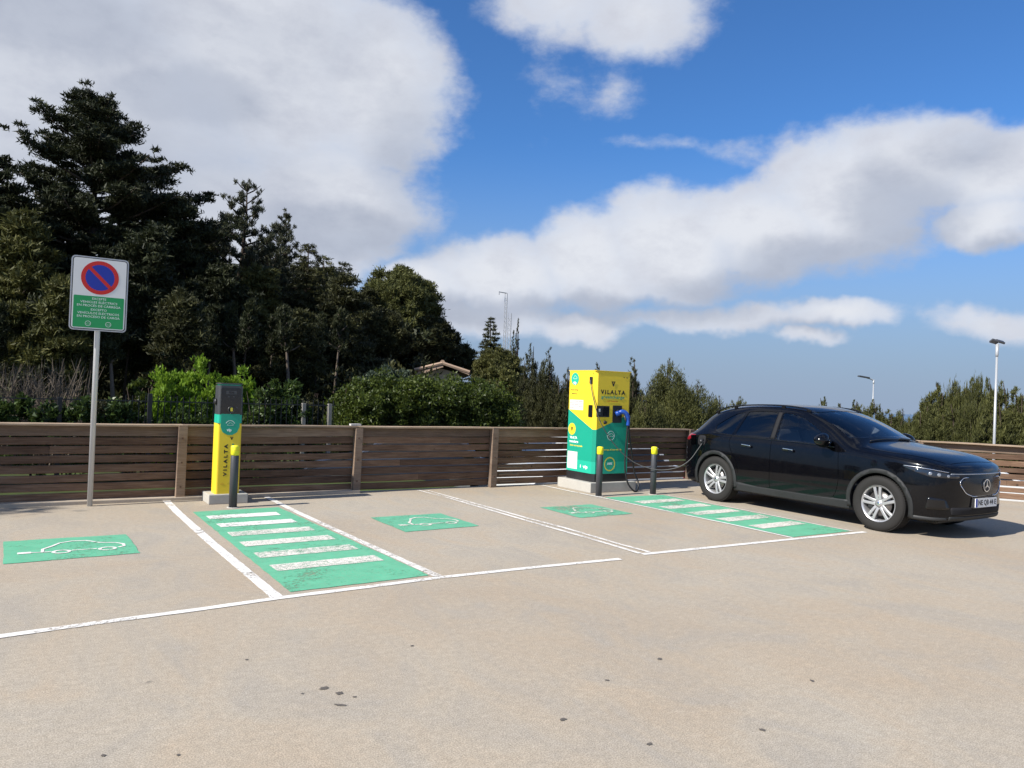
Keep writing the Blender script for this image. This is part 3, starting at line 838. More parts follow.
prism('yellow_disc', disc_pts(0.10), .001, M_YEL, st, side(.60, 1.01), SIDE)
v_mark(st, (XS - .0014, .60, 1.01), SIDE, 0.07, M_INK)
text('lettering', "VILALTA", 0.055, M_WPRINT, st, side(.55, .865), SIDE, width=.20, bold=.002)
text('lettering', "greencharge", 0.06, M_WPRINT, st, side(.54, .80), SIDE, width=.25, bold=.002)
text('lettering', "Estació de càrrega ràpida", 0.034, M_YPRINT, st, side(.47, .735), SIDE, width=.34, bold=.001)
prism('white_poster', rrect(0.27, 0.29, 0.004), .001, M_PAPER, st, side(.56, .485), SIDE)
M_PINK = principled("faded_pink_print", (0.62, 0.40, 0.36), 0.7)
for q in range(7):
    prism('poster_line', [(-.08 + .01 * (q % 3), -.004), (.08 - .012 * (q % 2), -.004), (.08 - .012 * (q % 2), .004), (-.08 + .01 * (q % 3), .004)], .0006, M_PINK, st, (XS - .0014, .56, .58 - q * .032), SIDE)
text('lettering', "i  vip", 0.07, M_WPRINT, st, side(.24, .40), SIDE, width=.20, bold=.003)
prism('cable_outlet', rrect(0.07, 0.115, 0.01), .012, M_BLACKP, st, side(.12, 1.845), SIDE)
prism('side_slot', rrect(0.105, 0.20, 0.01), .006, M_SCREEN, st, side(.115, 1.335), SIDE)
prism('small_vent', rrect(0.02, 0.012, 0.002), .002, M_BLACKP, st, side(.08, 1.965), SIDE)
# prints and fittings on the front (towards -Y)
YF = -0.0032
def fr(x, z, dy=0.0): return (x, YF - dy, z)
v_mark(st, fr(.37, 1.80), FRONT, 0.085, M_INK)
text('lettering', "VILALTA", 0.094, M_INK, st, fr(.37, 1.655), FRONT, width=.53, bold=.004, spacing=1.45)
text('lettering', "greencharge", 0.070, M_TEAL, st, fr(.37, 1.575), FRONT, width=.50, bold=.001)
text('lettering', "FAST CHARGER", 0.026, M_RPRINT, st, fr(.36, 1.505), FRONT, width=.24)
text('lettering', "vip", 0.04, M_GREYP, st, fr(.67, 1.915), FRONT)
ring('keyhole', 0.004, 0.010, .002, M_BLACKP, st, fr(.60, 1.915), FRONT, 12)
prism('screen_recess', rrect(0.275, 0.185, 0.006), .003, M_BLACKP, st, fr(.165, 1.335), FRONT)
prism('screen', rrect(0.125, 0.145, 0.004), .002, M_SCREEN, st, fr(.225, 1.335, .0035), FRONT)
prism('card_reader', rrect(0.055, 0.12, 0.006), .005, M_GREYP, st, fr(.085, 1.335, .0035), FRONT)
prism('reader_label', rrect(0.034, 0.05, 0.003), .001, M_PAPER, st, fr(.085, 1.355, .009), FRONT)
prism('holster_recess', rrect(0.20, 0.29, 0.008), .004, M_BLACKP, st, fr(.475, 1.295), FRONT)
ring('holster_ring', 0.03, 0.045, .03, M_BLACKP, st, fr(.49, 1.33, .004), FRONT, 20)
bm = bmesh.new(); lathe(bm, [(0.030, 0), (0.030, -0.008), (0.024, -0.010), (0.024, -0.03), (0.018, -0.034)], 20, 'Y'); bmobj('stop_button', bm, M_BLACKP, st, loc=(.215, YF, 1.155))
ring('badge_ring', 0.072, 0.079, .001, M_WPRINT, st, fr(.355, .935), FRONT, 32)
ev_badge(st, fr(.355, .935), FRONT, 0.058, M_WPRINT)
text('lettering', "Carrega el teu vehicle", 0.036, M_YPRINT, st, fr(.39, .70), FRONT, width=.42, bold=.001)
ring('round_emblem', 0.100, 0.118, .001, M_YPRINT, st, fr(.35, .46, .001), FRONT, 36)
ring('round_emblem', 0.062, 0.068, .001, M_TEAL2, st, fr(.35, .46, .001), FRONT, 36)
text('lettering', "100%", 0.05, M_WPRINT, st, fr(.35, .465, .001), FRONT, bold=.002)

boxobj('door_seam', w - .022, w - .019, -.004, .002, zb, Z1 - .01, M_INK, st)
bm = bmesh.new(); box(bm, -.006, w + .006, -.006, d + .006, Z1 + .0005, Z1 + .014, .004); bmobj('roof_cap', bm, M_YEL, st)

# the black cable with the blue connector hanging in its holster
ck = empty('charging_connector', (X0 + .50, Y0 - .05, 1.28), 0, 'blue charging connector hung on the cabinet with black cable looping to the ground', 'connector')
V, F = merge([tube_geo(spline([(-.03, .03, .03), (.0, -.01, .06), (.07, -.05, .045), (.12, -.06, -.03), (.135, -.055, -.12), (.13, -.05, -.17)], 18), [0.028] * 4 + [0.038] * 8 + [0.030] * 7, 12),
              tube_geo([(-.06, .045, .015), (-.03, .02, .03), (.02, .0, .05)], [0.042, 0.044, 0.036], 14)])
bmh = pyobj('handle', V, F, M_BLUE, ck, True)
V, F = tube_geo([(.055, -.045, -.005), (.085, -.045, -.07), (.10, -.045, -.10)], [0.012, 0.014, 0.010], 8); pyobj('trigger', V, F, M_GREYP, ck, True)
pts = spline([(.13, -.05, -.16), (.12, -.05, -.35), (.105, -.05, -.6), (.10, -.06, -.9), (.14, -.10, -1.13), (.24, -.14, -1.255), (.34, -.12, -1.25), (.40, -.06, -1.12), (.36, .0, -.95), (.27, -.02, -.62), (.20, -.03, -.35), (.185, -.01, -.12), (.17, .04, .02)], 90)
V, F = tube_geo(pts, [0.0145] * len(pts), 9); pyobj('cable', V, F, M_CABLEK, ck, True)

# the grey cable plugged into the car
pts = spline([(7.925, 9.935, 1.85), (7.915, 9.90, 1.74), (7.93, 9.83, 1.50), (8.02, 9.745, 1.15), (8.28, 9.66, .78), (8.55, 9.50, .52), (8.80, 9.22, .42), (9.0, 8.98, .47), (9.12, 8.82, .60), (9.20, 8.72, .78), (9.262, 8.66, .925)], 90)
V, F = tube_geo(pts, [0.0075] * len(pts), 9)
cb = pyobj('charging_cable', V, F, M_CABLE, None, True); prop(cb, 'grey charging cable hanging from the tall charger to the rear of the car', 'cable')

# ------------------------------------------------------------------ the black car
M_PAINT = principled("black_car_paint", (0.0012, 0.0014, 0.0026), 0.25, spec=0.06, coat=0.6)
M_PAINT.node_tree.nodes['Principled BSDF'].inputs['Coat Roughness'].default_value = 0.035
N = NT(M_PAINT.node_tree); b = M_PAINT.node_tree.nodes['Principled BSDF']
tc = N.n('ShaderNodeTexCoord').outputs['Object']
dust = N.math('MULTIPLY', N.noise(tc, 7.0, 6, 0.7), N.maprange(N.noise(tc, 60.0, 3, 0.6), 0.4, 0.7))
N.set(b.inputs['Base Color'], N.mix(N.maprange(dust, 0.12, 0.6, 0.0, 0.22), (0.0012, 0.0014, 0.0026), (0.02, 0.019, 0.018)))
N.set(b.inputs['Coat Roughness'], N.maprange(dust, 0.1, 0.5, 0.03, 0.14))
M_GAP = principled('panel_gap', (0.001, 0.001, 0.001), 1.0, spec=0.0)
M_CLAD = grain(principled("grey_cladding", (0.020, 0.021, 0.022), 0.6, spec=0.35), 0.2, 30)
M_TRIM = principled("gloss_black_trim", (0.006, 0.006, 0.007), 0.15, spec=0.5)
M_CHROME = principled("chrome", (0.75, 0.76, 0.78), 0.16, 1.0)
M_RIM = grain(principled("silver_alloy", (0.42, 0.42, 0.43), 0.30, 0.5), 0.06, 20)
M_RIMD = principled("dark_barrel", (0.035, 0.035, 0.037), 0.5, 0.4)
M_DISC = principled("brake_steel", (0.22, 0.21, 0.20), 0.35, 0.9)
M_RUB = grain(principled("tyre_rubber", (0.021, 0.020, 0.019), 0.8, spec=0.25), 0.25, 22)
M_INTER = grain(principled("dark_upholstery", (0.016, 0.016, 0.018), 0.8, spec=0.2), 0.2, 20)
M_INTERG = grain(principled("grey_upholstery", (0.13, 0.13, 0.14), 0.8, spec=0.2), 0.2, 20)
M_PLATE = principled("white_plate", (0.72, 0.73, 0.72), 0.4)
M_EU = principled("blue_plate_end", (0.01, 0.05, 0.35), 0.4)
M_LAMPR = principled("red_lamp", (0.20, 0.006, 0.014), 0.12, spec=0.6)
M_AMBER = principled("clear_lens", (0.30, 0.32, 0.35), 0.1, 0.6)
def glass_mat(name, tint, tr):
    m = bpy.data.materials.new(name); m.use_nodes = True; t = m.node_tree; t.nodes.clear(); N = NT(t)
    g = N.n('ShaderNodeBsdfGlossy'); g.inputs['Roughness'].default_value = 0.015; g.inputs['Color'].default_value = (0.95, 0.97, 1, 1)
    a = N.n('ShaderNodeBsdfTransparent'); a.inputs['Color'].default_value = (*[x * tr for x in tint], 1)
    fr_ = N.n('ShaderNodeFresnel'); fr_.inputs['IOR'].default_value = 1.62
    mx = N.n('ShaderNodeMixShader'); N.set(mx.inputs[0], fr_.outputs[0]); t.links.new(a.outputs[0], mx.inputs[1]); t.links.new(g.outputs[0], mx.inputs[2])
    o = N.n('ShaderNodeOutputMaterial'); t.links.new(mx.outputs[0], o.inputs[0]); return m
M_GLASS = glass_mat("car_glass", (0.85, 0.95, 1.0), 0.92)
M_GLASSD = glass_mat("tinted_glass", (0.8, 0.85, 0.9), 0.22)

car = empty('parked_car', (10.15, 5.67, 0), -pi / 2, 'black electric SUV on charge at the right-hand bay', 'car')
WB = 2.729; WR = 0.352; TR = 0.775          # wheelbase, tyre radius, lateral centre of wheels

# columns: u, half width, bottom z, shoulder z, fender/belt z, then the four upper points (u, w, z)
CO = [
 (.790, .560, .250, .740, .860, (.755, .48, .900), (.755, .36, .912), (.765, .18, .919), (.770, 0, .921)),
 (.690, .745, .215, .755, .895, (.600, .63, .950), (.600, .47, .974), (.610, .24, .986), (.615, 0, .989)),
 (.510, .850, .205, .770, .920, (.450, .70, .985), (.450, .52, 1.016), (.450, .26, 1.034), (.450, 0, 1.038)),
 (.260, .893, .200, .787, .948, (.210, .74, 1.012), (.210, .55, 1.048), (.210, .27, 1.067), (.210, 0, 1.072)),
 (-.040, .903, .200, .800, .968, (-.08, .77, 1.032), (-.07, .57, 1.072), (-.06, .28, 1.093), (-.05, 0, 1.098)),
 (-.280, .903, .200, .810, .980, (-.32, .785, 1.047), (-.28, .60, 1.092), (-.21, .30, 1.114), (-.18, 0, 1.119)),
 (-.430, .903, .200, .815, .988, (-.46, .800, 1.070), (-.43, .690, 1.120), (-.34, .36, 1.150), (-.30, 0, 1.155)),
 (-.760, .903, .200, .820, .995, (-.84, .745, 1.275), (-.80, .670, 1.335), (-.70, .35, 1.365), (-.66, 0, 1.370)),
 (-1.16, .903, .200, .825, 1.005, (-1.24, .680, 1.435), (-1.25, .610, 1.505), (-1.17, .32, 1.540), (-1.13, 0, 1.545)),
 (-1.55, .903, .200, .830, 1.015, (-1.56, .660, 1.475), (-1.56, .595, 1.545), (-1.55, .31, 1.578), (-1.55, 0, 1.585)),
 (-2.10, .903, .200, .840, 1.025, (-2.10, .650, 1.475), (-2.10, .585, 1.545), (-2.10, .30, 1.575), (-2.10, 0, 1.582)),
 (-2.60, .905, .205, .850, 1.035, (-2.60, .635, 1.440), (-2.60, .565, 1.510), (-2.60, .29, 1.545), (-2.60, 0, 1.552)),
 (-2.95, .900, .215, .860, 1.040, (-2.95, .605, 1.355), (-2.96, .540, 1.430), (-2.98, .28, 1.470), (-2.99, 0, 1.478)),
 (-3.15, .880, .230, .865, 1.035, (-3.15, .630, 1.250), (-3.17, .545, 1.330), (-3.19, .28, 1.385), (-3.20, 0, 1.392)),
 (-3.32, .850, .250, .865, 1.025, (-3.31, .660, 1.110), (-3.34, .560, 1.140), (-3.37, .28, 1.160), (-3.38, 0, 1.165)),
 (-3.46, .790, .280, .850, .985, (-3.47, .660, 1.020), (-3.50, .540, 1.035), (-3.53, .27, 1.045), (-3.54, 0, 1.048)),
 (-3.555, .680, .320, .800, .900, (-3.56, .590, .935), (-3.57, .460, .945), (-3.58, .23, .950), (-3.585, 0, .952)),
]
def column(c):
    u, W_, zb_, zs, zf, r7, r8, r9, r10 = c
    return [(u, 0, zb_ - .02), (u, W_ * .35, zb_ - .02), (u, W_ * .72, zb_ - .015), (u, W_ * .945, zb_ + .01), (u, W_ * .985, .385), (u, W_ * 1.0, .58), (u, W_ * .985, zs), (u, W_ * .955, zf), r7, r8, r9, r10]
def build_cage():
    bm = bmesh.new(); rows = []
    cols = [[Vector(p) for p in column(c)] for c in CO]
    grid = []
    for c in cols: grid.append([bm.verts.new((p[0], p[1], p[2])) for p in c])
    def Q(*v):
        try: bm.faces.new(v)
        except ValueError: pass
    for i in range(len(grid) - 1):
        for k in range(11): Q(grid[i][k], grid[i][k + 1], grid[i + 1][k + 1], grid[i + 1][k])
    # end faces: inner columns between the lower rows (2,1,0) and the upper rows (9,10,11)
    for end, sgn in ((0, 1), (len(grid) - 1, -1)):
        g = grid[end]; c = cols[end]
        inner = []
        for k, (fa, bul) in enumerate(((.72, .045), (.36, .075), (0.0, .085))):
            colv = [g[2 - k]]
            for r in range(4, 8):
                w = c[r][1] * fa; du = sgn * bul * (1.0 if r < 7 else .6)
                colv.append(bm.verts.new((c[r][0] + du, w, c[r][2] + (0.02 * (1 - fa) if r == 7 else 0))))
            colv.append(g[9 + k]); inner.append(colv)
        outer = [g[3], g[4], g[5], g[6], g[7], g[8]]
        prev = outer
        for colv in inner:
            for r in range(5): Q(prev[r], colv[r], colv[r + 1], prev[r + 1]) if sgn < 0 else Q(prev[r], prev[r + 1], colv[r + 1], colv[r])
            prev = colv
    # crisper lines: sill, shoulder, bonnet edge
    cl = bm.edges.layers.float.new('crease_edge')
    for i in range(len(grid) - 1):
        for k, cr in ((3, .5), (7, .35), (9, .12)):
            e_ = bm.edges.get((grid[i][k], grid[i + 1][k]))
            if e_: e_[cl] = cr
    # mirror
    geom = bm.verts[:] + bm.edges[:] + bm.faces[:]
    r = bmesh.ops.duplicate(bm, geom=geom)
    for v in [x for x in r['geom'] if isinstance(x, bmesh.types.BMVert)]: v.co.y = -v.co.y
    bmesh.ops.reverse_faces(bm, faces=[x for x in r['geom'] if isinstance(x, bmesh.types.BMFace)])
    bmesh.ops.remove_doubles(bm, verts=[v for v in bm.verts if abs(v.co.y) < 1e-5], dist=1e-4)
    bmesh.ops.recalc_face_normals(bm, faces=bm.faces[:])
    return bm
def apply_mods(o):
    dg = bpy.context.evaluated_depsgraph_get()
    me = bpy.data.meshes.new_from_object(o.evaluated_get(dg))
    return me
bm = build_cage()
bmob = bmobj('tmp_cage', bm, None)
md = bmob.modifiers.new('s', 'SUBSURF'); md.levels = 3; md.render_levels = 3
body_me = apply_mods(bmob); bpy.data.objects.remove(bmob)
# surface used for laying on trim and glass
bmS = bmesh.new(); bmS.from_mesh(body_me); bmesh.ops.recalc_face_normals(bmS, faces=bmS.faces[:]); bmS.normal_update()
BV = BVHTree.FromBMesh(bmS)

def conform(name, poly, axis, mat, parent, spacing=0.05, off=0.002, thick=0.0, origin=None, smooth=True, mirror=False, holes=None, bvh=None):
    """lay a flat outline onto the body surface. axis: 'R' right side, 'L' left side, 'F' front, 'B' rear, 'T' top, or a vector"""
    axes = {'R': (Vector((0, 1, 0)), Vector((1, 0, 0)), Vector((0, 0, 1))), 'L': (Vector((0, -1, 0)), Vector((1, 0, 0)), Vector((0, 0, 1))),
            'F': (Vector((-1, 0, 0)), Vector((0, 1, 0)), Vector((0, 0, 1))), 'B': (Vector((1, 0, 0)), Vector((0, 1, 0)), Vector((0, 0, 1))),
            'T': (Vector((0, 0, -1)), Vector((1, 0, 0)), Vector((0, 1, 0)))}
    dr, ea, eb = axes[axis]
    b2 = bmesh.new()
    vs = [b2.verts.new((p[0], p[1], 0)) for p in poly]
    b2.faces.new(vs)
    xs = [p[0] for p in poly]; ys = [p[1] for p in poly]
    x = math.floor(min(xs) / spacing) * spacing + spacing
    while x < max(xs):
        bmesh.ops.bisect_plane(b2, geom=b2.verts[:] + b2.edges[:] + b2.faces[:], plane_co=(x, 0, 0), plane_no=(1, 0, 0)); x += spacing
    y = math.floor(min(ys) / spacing) * spacing + spacing
    while y < max(ys):
        bmesh.ops.bisect_plane(b2, geom=b2.verts[:] + b2.edges[:] + b2.faces[:], plane_co=(0, y, 0), plane_no=(0, 1, 0)); y += spacing
    bmesh.ops.triangulate(b2, faces=b2.faces[:])
    bad = []
    nrm = {}
    for v in b2.verts:
        p = ea * v.co.x + eb * v.co.y - dr * 5.0
        hit, nn, _, _ = (bvh or BV).ray_cast(p, dr)
        if hit is None: bad.append(v); continue
        if nn.dot(dr) > 0: nn = -nn
        v.co = hit + nn * off; nrm[v] = nn
    for v in bad: b2.verts.remove(v)
    if thick:
        r = bmesh.ops.extrude_face_region(b2, geom=b2.faces[:])
        for v in [g for g in r['geom'] if isinstance(g, bmesh.types.BMVert)]:
            hit, nn, _, _ = (bvh or BV).find_nearest(v.co)
            v.co += nn * thick
    b2.normal_update()
    bmesh.ops.recalc_face_normals(b2, faces=b2.faces[:])
    if not thick and b2.faces:
        s = sum((f.normal.dot(dr) for f in b2.faces))
        if s > 0: bmesh.ops.reverse_faces(b2, faces=b2.faces[:])
    return bmobj(name, b2, mat, parent, smooth=smooth)
def surf_line(name, pts, side, mat, parent, r=0.003, seg=6, off=0.0, n=None):
    """thin tube following the body, pts in (u, z) of the side or (u, w) of the top"""
    P = spline([(p[0], p[1], 0) for p in pts], n or max(8, len(pts) * 8)); out = []
    for p in P:
        if side in 'RL':
            s = -1 if side == 'R' else 1
            hit, nn, _, _ = BV.ray_cast(Vector((p.x, s * 5, p.y)), Vector((0, -s, 0)))
        elif side == 'F': hit, nn, _, _ = BV.ray_cast(Vector((5, p.x, p.y)), Vector((-1, 0, 0)))
        elif side == 'B': hit, nn, _, _ = BV.ray_cast(Vector((-8, p.x, p.y)), Vector((1, 0, 0)))
        else: hit, nn, _, _ = BV.ray_cast(Vector((p.x, p.y, 5)), Vector((0, 0, -1)))
        if hit is not None: out.append(hit + nn * off)
    V, F = tube_geo(out, [r] * len(out), seg)
    return pyobj(name, V, F, mat, parent, True)

def rounded(poly, r=0.03, n=4):
    out = []; m = len(poly)
    for i in range(m):
        p0, p, p1 = Vector(poly[i - 1]), Vector(poly[i]), Vector(poly[(i + 1) % m])
        a = (p0 - p); b_ = (p1 - p); rr = min(r, a.length * .45, b_.length * .45)
        A = p + a.normalized() * rr; B = p + b_.normalized() * rr
        for k in range(n + 1):
            t = k / n; q = A * (1 - t) ** 2 + p * 2 * t * (1 - t) + B * t ** 2; out.append((q.x, q.y))
    return out
WIN_F = rounded([(-.66, 1.035), (-.86, 1.165), (-1.06, 1.290), (-1.28, 1.395), (-1.48, 1.440), (-1.635, 1.452), (-1.635, 1.055)], .03)
WIN_R = rounded([(-1.745, 1.058), (-1.745, 1.456), (-2.05, 1.454), (-2.29, 1.436), (-2.40, 1.075)], .03)
WIN_Q = rounded([(-2.455, 1.078), (-2.345, 1.425), (-2.52, 1.395), (-2.70, 1.300), (-2.84, 1.200), (-2.83, 1.125), (-2.74, 1.088)], .03)

# hollow the body out: cabin, side windows, windscreen, rear window, wheel arches
def mk(name, bm): 
    o = bmobj(name, bm, None); return o
def extr(poly, a0, a1, axis='Y'):
    bm = bmesh.new()
    f = bm.faces.new([bm.verts.new((p[0], a0, p[1])) for p in poly])
    r = bmesh.ops.extrude_face_region(bm, geom=[f])
    for v in [g for g in r['geom'] if isinstance(g, bmesh.types.BMVert)]: v.co.y = a1
    bmesh.ops.recalc_face_normals(bm, faces=bm.faces[:]); return bm
def boolop(a, cutters, op='DIFFERENCE'):
    for c in cutters:
        m = a.modifiers.new('b', 'BOOLEAN'); m.object = c; m.operation = op; m.solver = 'EXACT'
    me = apply_mods(a); a.modifiers.clear(); a.data = me
    for c in cutters: bpy.data.objects.remove(c)
    return a
# inset copy of the body limited to the cabin
bi = bmS.copy()
for v, nn in [(v, v.normal.copy()) for v in bi.verts]: v.co -= nn * 0.045
cabin = mk('tmp', bi)
bm = extr([(-.24, .46), (-2.24, .46), (-2.30, .84), (-3.34, .84), (-3.34, 2.0), (-.24, 2.0)], -1.2, 1.2)
cabin = boolop(cabin, [mk('tmp2', bm)], 'INTERSECT')
bm = bmesh.new(); bm.from_mesh(body_me); bmesh.ops.recalc_face_normals(bm, faces=bm.faces[:])
bodyo = mk('tmp3', bm)
AR = 0.392
def arch_cut(o, u, s):
    for k in range(6):
        bm = bmesh.new(); lathe(bm, [(AR + .0013 * k, .52 + .001 * k), (AR + .0013 * k, 1.2)], 48 + 3 * k, 'Y', (u + .0007 * k, 0, WR + .008 + .0009 * k))
        for v in bm.verts: v.co.y *= s
        bmesh.ops.recalc_face_normals(bm, faces=bm.faces[:])
        keep = o.data.copy()
        o = boolop(o, [mk('tmpa', bm)])
        bv = BVHTree.FromPolygons([v.co for v in o.data.vertices], [p.vertices[:] for p in o.data.polygons])
        h = bv.ray_cast(Vector((u + .1, s * 3, .5)), Vector((0, -s, 0)))[0]
        if h is not None and abs(h.y) < .6 and len(o.data.polygons) > 1000: return o
        print('arch retry', u, s, k, h)
        o.data = keep
    return o
for u in (0.0, -WB):
    for s in (-1, 1):
        bodyo = arch_cut(bodyo, u, s)
cut = [cabin]
for poly in (WIN_F, WIN_R, WIN_Q): cut.append(mk('tmpw', extr(poly, -1.5, 1.5)))
# windscreen: a wedge following the glass outline seen from the front
bm = bmesh.new()
ws = [(-.71, 1.165, -.335), (-.60, 1.475, -1.2), (-.3, 1.498, -1.2), (0, 1.505, -1.2), (.3, 1.498, -1.2), (.60, 1.475, -1.2), (.71, 1.165, -.335), (.38, 1.182, -.25), (0, 1.188, -.2), (-.38, 1.182, -.25)]
f = bm.faces.new([bm.verts.new((.6, y, z)) for y, z, _ in ws])
r = bmesh.ops.extrude_face_region(bm, geom=[f])
for v in [g for g in r['geom'] if isinstance(g, bmesh.types.BMVert)]: v.co.x = -1.6
bmesh.ops.recalc_face_normals(bm, faces=bm.faces[:]); cut.append(mk('tmpf', bm))
RW = [(-.56, 1.13), (-.50, 1.33), (-.25, 1.375), (.25, 1.375), (.50, 1.33), (.56, 1.13)]
bm = bmesh.new()
f = bm.faces.new([bm.verts.new((-3.8, y, z)) for y, z in RW]); r = bmesh.ops.extrude_face_region(bm, geom=[f])
for v in [g for g in r['geom'] if isinstance(g, bmesh.types.BMVert)]: v.co.x = -3.0
bmesh.ops.recalc_face_normals(bm, faces=bm.faces[:]); cut.append(mk('tmpr', bm))
bodyo = boolop(bodyo, cut)
me = bodyo.data; bpy.data.objects.remove(bodyo)
# both flanks from the clean left half
bm = bmesh.new(); bm.from_mesh(me)
bmesh.ops.bisect_plane(bm, geom=bm.verts[:] + bm.edges[:] + bm.faces[:], plane_co=(0, 0, 0), plane_no=(0, -1, 0), clear_outer=True)
r = bmesh.ops.duplicate(bm, geom=bm.verts[:] + bm.edges[:] + bm.faces[:])
for v in [x for x in r['geom'] if isinstance(x, bmesh.types.BMVert)]: v.co.y = -v.co.y
bmesh.ops.reverse_faces(bm, faces=[x for x in r['geom'] if isinstance(x, bmesh.types.BMFace)])
bmesh.ops.remove_doubles(bm, verts=[v for v in bm.verts if abs(v.co.y) < 1e-4], dist=2e-4)
bm.to_mesh(me); bm.free()
me.materials.clear(); me.materials.append(M_PAINT); me.materials.append(M_INTER)
me.polygons.foreach_set('use_smooth', [True] * len(me.polygons))
# faces deeper than the outer skin get the trim colour
for p in me.polygons:
    c = p.center
    hit, nn, _, dd = BV.find_nearest(c)
    if dd > 0.004: p.material_index = 1
    p.use_smooth = True
me.set_sharp_from_angle(angle=radians(38))
link('body', me, None, car)

for s in 'RL':
    conform('front_side_window', WIN_F, s, M_GLASS, car, .05, -.006)
    conform('rear_side_window', WIN_R, s, M_GLASSD, car, .05, -.006)
    conform('quarter_window', WIN_Q, s, M_GLASSD, car, .05, -.006)
conform('windscreen', [(y, z) for y, z, _ in ws], 'F', M_GLASS, car, .05, -.004)
conform('rear_window', RW, 'B', M_GLASSD, car, .05, -.004)

# side details on both flanks
def arch_ring(u, r0, r1, a0, a1, n=30):
    z = WR + .008
    return [(u + r1 * cos(radians(a0 + (a1 - a0) * k / n)), z + r1 * sin(radians(a0 + (a1 - a0) * k / n))) for k in range(n + 1)] + \
           [(u + r0 * cos(radians(a1 + (a0 - a1) * k / n)), z + r0 * sin(radians(a1 + (a0 - a1) * k / n))) for k in range(n + 1)]
for s in 'RL':
    conform('arch_trim', arch_ring(0, .385, .442, -18, 193), s, M_CLAD, car, .06, -.002, .010)
    conform('arch_trim', arch_ring(-WB, .385, .442, -13, 196), s, M_CLAD, car, .06, -.002, .010)
    conform('sill_trim', [(-.40, .225), (-.42, .345), (-.9, .33), (-1.9, .33), (-2.30, .36), (-2.32, .235)], s, M_CLAD, car, .08, -.002, .010)
    surf_line('shut_line', [(-.60, 1.03), (-.58, .85), (-.56, .60), (-.60, .42), (-.66, .345)], s, M_GAP, car, .0026)
    surf_line('shut_line', [(-1.69, 1.47), (-1.69, 1.2), (-1.69, .9), (-1.68, .6), (-1.68, .345)], s, M_GAP, car, .0026)
    surf_line('shut_line', [(-2.43, 1.10), (-2.47, .95), (-2.40, .80), (-2.30, .66), (-2.26, .50)], s, M_GAP, car, .0026)
    surf_line('sill_crease', [(-.62, .345), (-1.2, .335), (-1.9, .335), (-2.28, .36)], s, M_INK, car, .003)
    surf_line('window_seal', [(-.66, 1.022), (-1.2, 1.040), (-1.8, 1.046), (-2.4, 1.060), (-2.83, 1.075)], s, M_TRIM, car, .007, off=.001)
    for u0 in (-1.47, -2.22):
        conform('door_handle', rounded([(u0, .905), (u0 + .19, .895), (u0 + .19, .927), (u0, .935)], .012), s, M_PAINT, car, .03, .012, .016)
        surf_line('handle_trim', [(u0 + .01, .936), (u0 + .10, .932), (u0 + .18, .926)], s, M_CHROME, car, .008, off=.026)
    conform('pillar_trim', [(-1.655, 1.06), (-1.655, 1.45), (-1.725, 1.452), (-1.725, 1.06)], s, M_INTER, car, .05, .001, .003)
    # roof rail
    sg_ = -1 if s == 'R' else 1
    rp_ = spline([(-1.22, sg_ * .60, 1.505), (-1.35, sg_ * .598, 1.542), (-1.7, sg_ * .592, 1.566), (-2.2, sg_ * .582, 1.560), (-2.7, sg_ * .566, 1.520), (-2.95, sg_ * .55, 1.455), (-3.05, sg_ * .545, 1.41)], 30)
    rp_ = [p - Vector((0, 0, .012)) for p in rp_]
    V, F = tube_geo(rp_, [.011] * len(rp_), 8); pyobj('roof_rail', V, F, M_TRIM, car, True)
    for i in (2, 10, 19, 27):
        p = rp_[i]; bm = bmesh.new(); box(bm, p.x - .03, p.x + .03, p.y - .010, p.y + .010, p.z - .045, p.z, .003); bmobj('rail_foot', bm, M_TRIM, car)
    # door mirror
    bm = bmesh.new()
    bmesh.ops.create_icosphere(bm, subdivisions=3, radius=1.0)
    for v in bm.verts:
        x, y, z = v.co
        v.co = Vector((x * .095 * (1.0 + .25 * y), y * .15, z * .098 * (1 - .22 * y)))
    mo = bmobj('door_mirror', bm, M_PAINT, car, True, loc=(-.74, sg_ * 1.0, 1.11), rot=(0, 0, sg_ * -.12))
    if sg_ < 0: mo.scale.y = -1
    V, F = tube_geo([(-.79, sg_ * .83, 1.035), (-.79, sg_ * .90, 1.05), (-.80, sg_ * .95, 1.07)], [.028, .024, .02], 10); pyobj('mirror_stalk', V, F, M_TRIM, car, True)
    pyobj('mirror_trim', *tube_geo([(-.665, sg_ * .90, 1.125), (-.648, sg_ * 1.0, 1.115), (-.66, sg_ * 1.10, 1.11)], [.004, .006, .004], 6), M_CHROME, car, True)
# charging flap open on the right rear wing, with the plug in it
conform('charge_port', rounded([(-3.13, .86), (-3.13, 1.02), (-2.96, 1.02), (-2.96, .86)], .05), 'R', M_INTER, car, .03, .001, .003)
V, F = tube_geo([(-3.02, -.865, .935), (-3.02, -.90, .930), (-3.01, -.93, .915)], [.034, .032, .022], 14); pyobj('charging_plug', V, F, M_BLACKP, car, True)
bm = bmesh.new(); box(bm, -3.165, -3.155, -.99, -.87, .86, 1.02, .004); bmobj('port_flap', bm, M_PAINT, car)

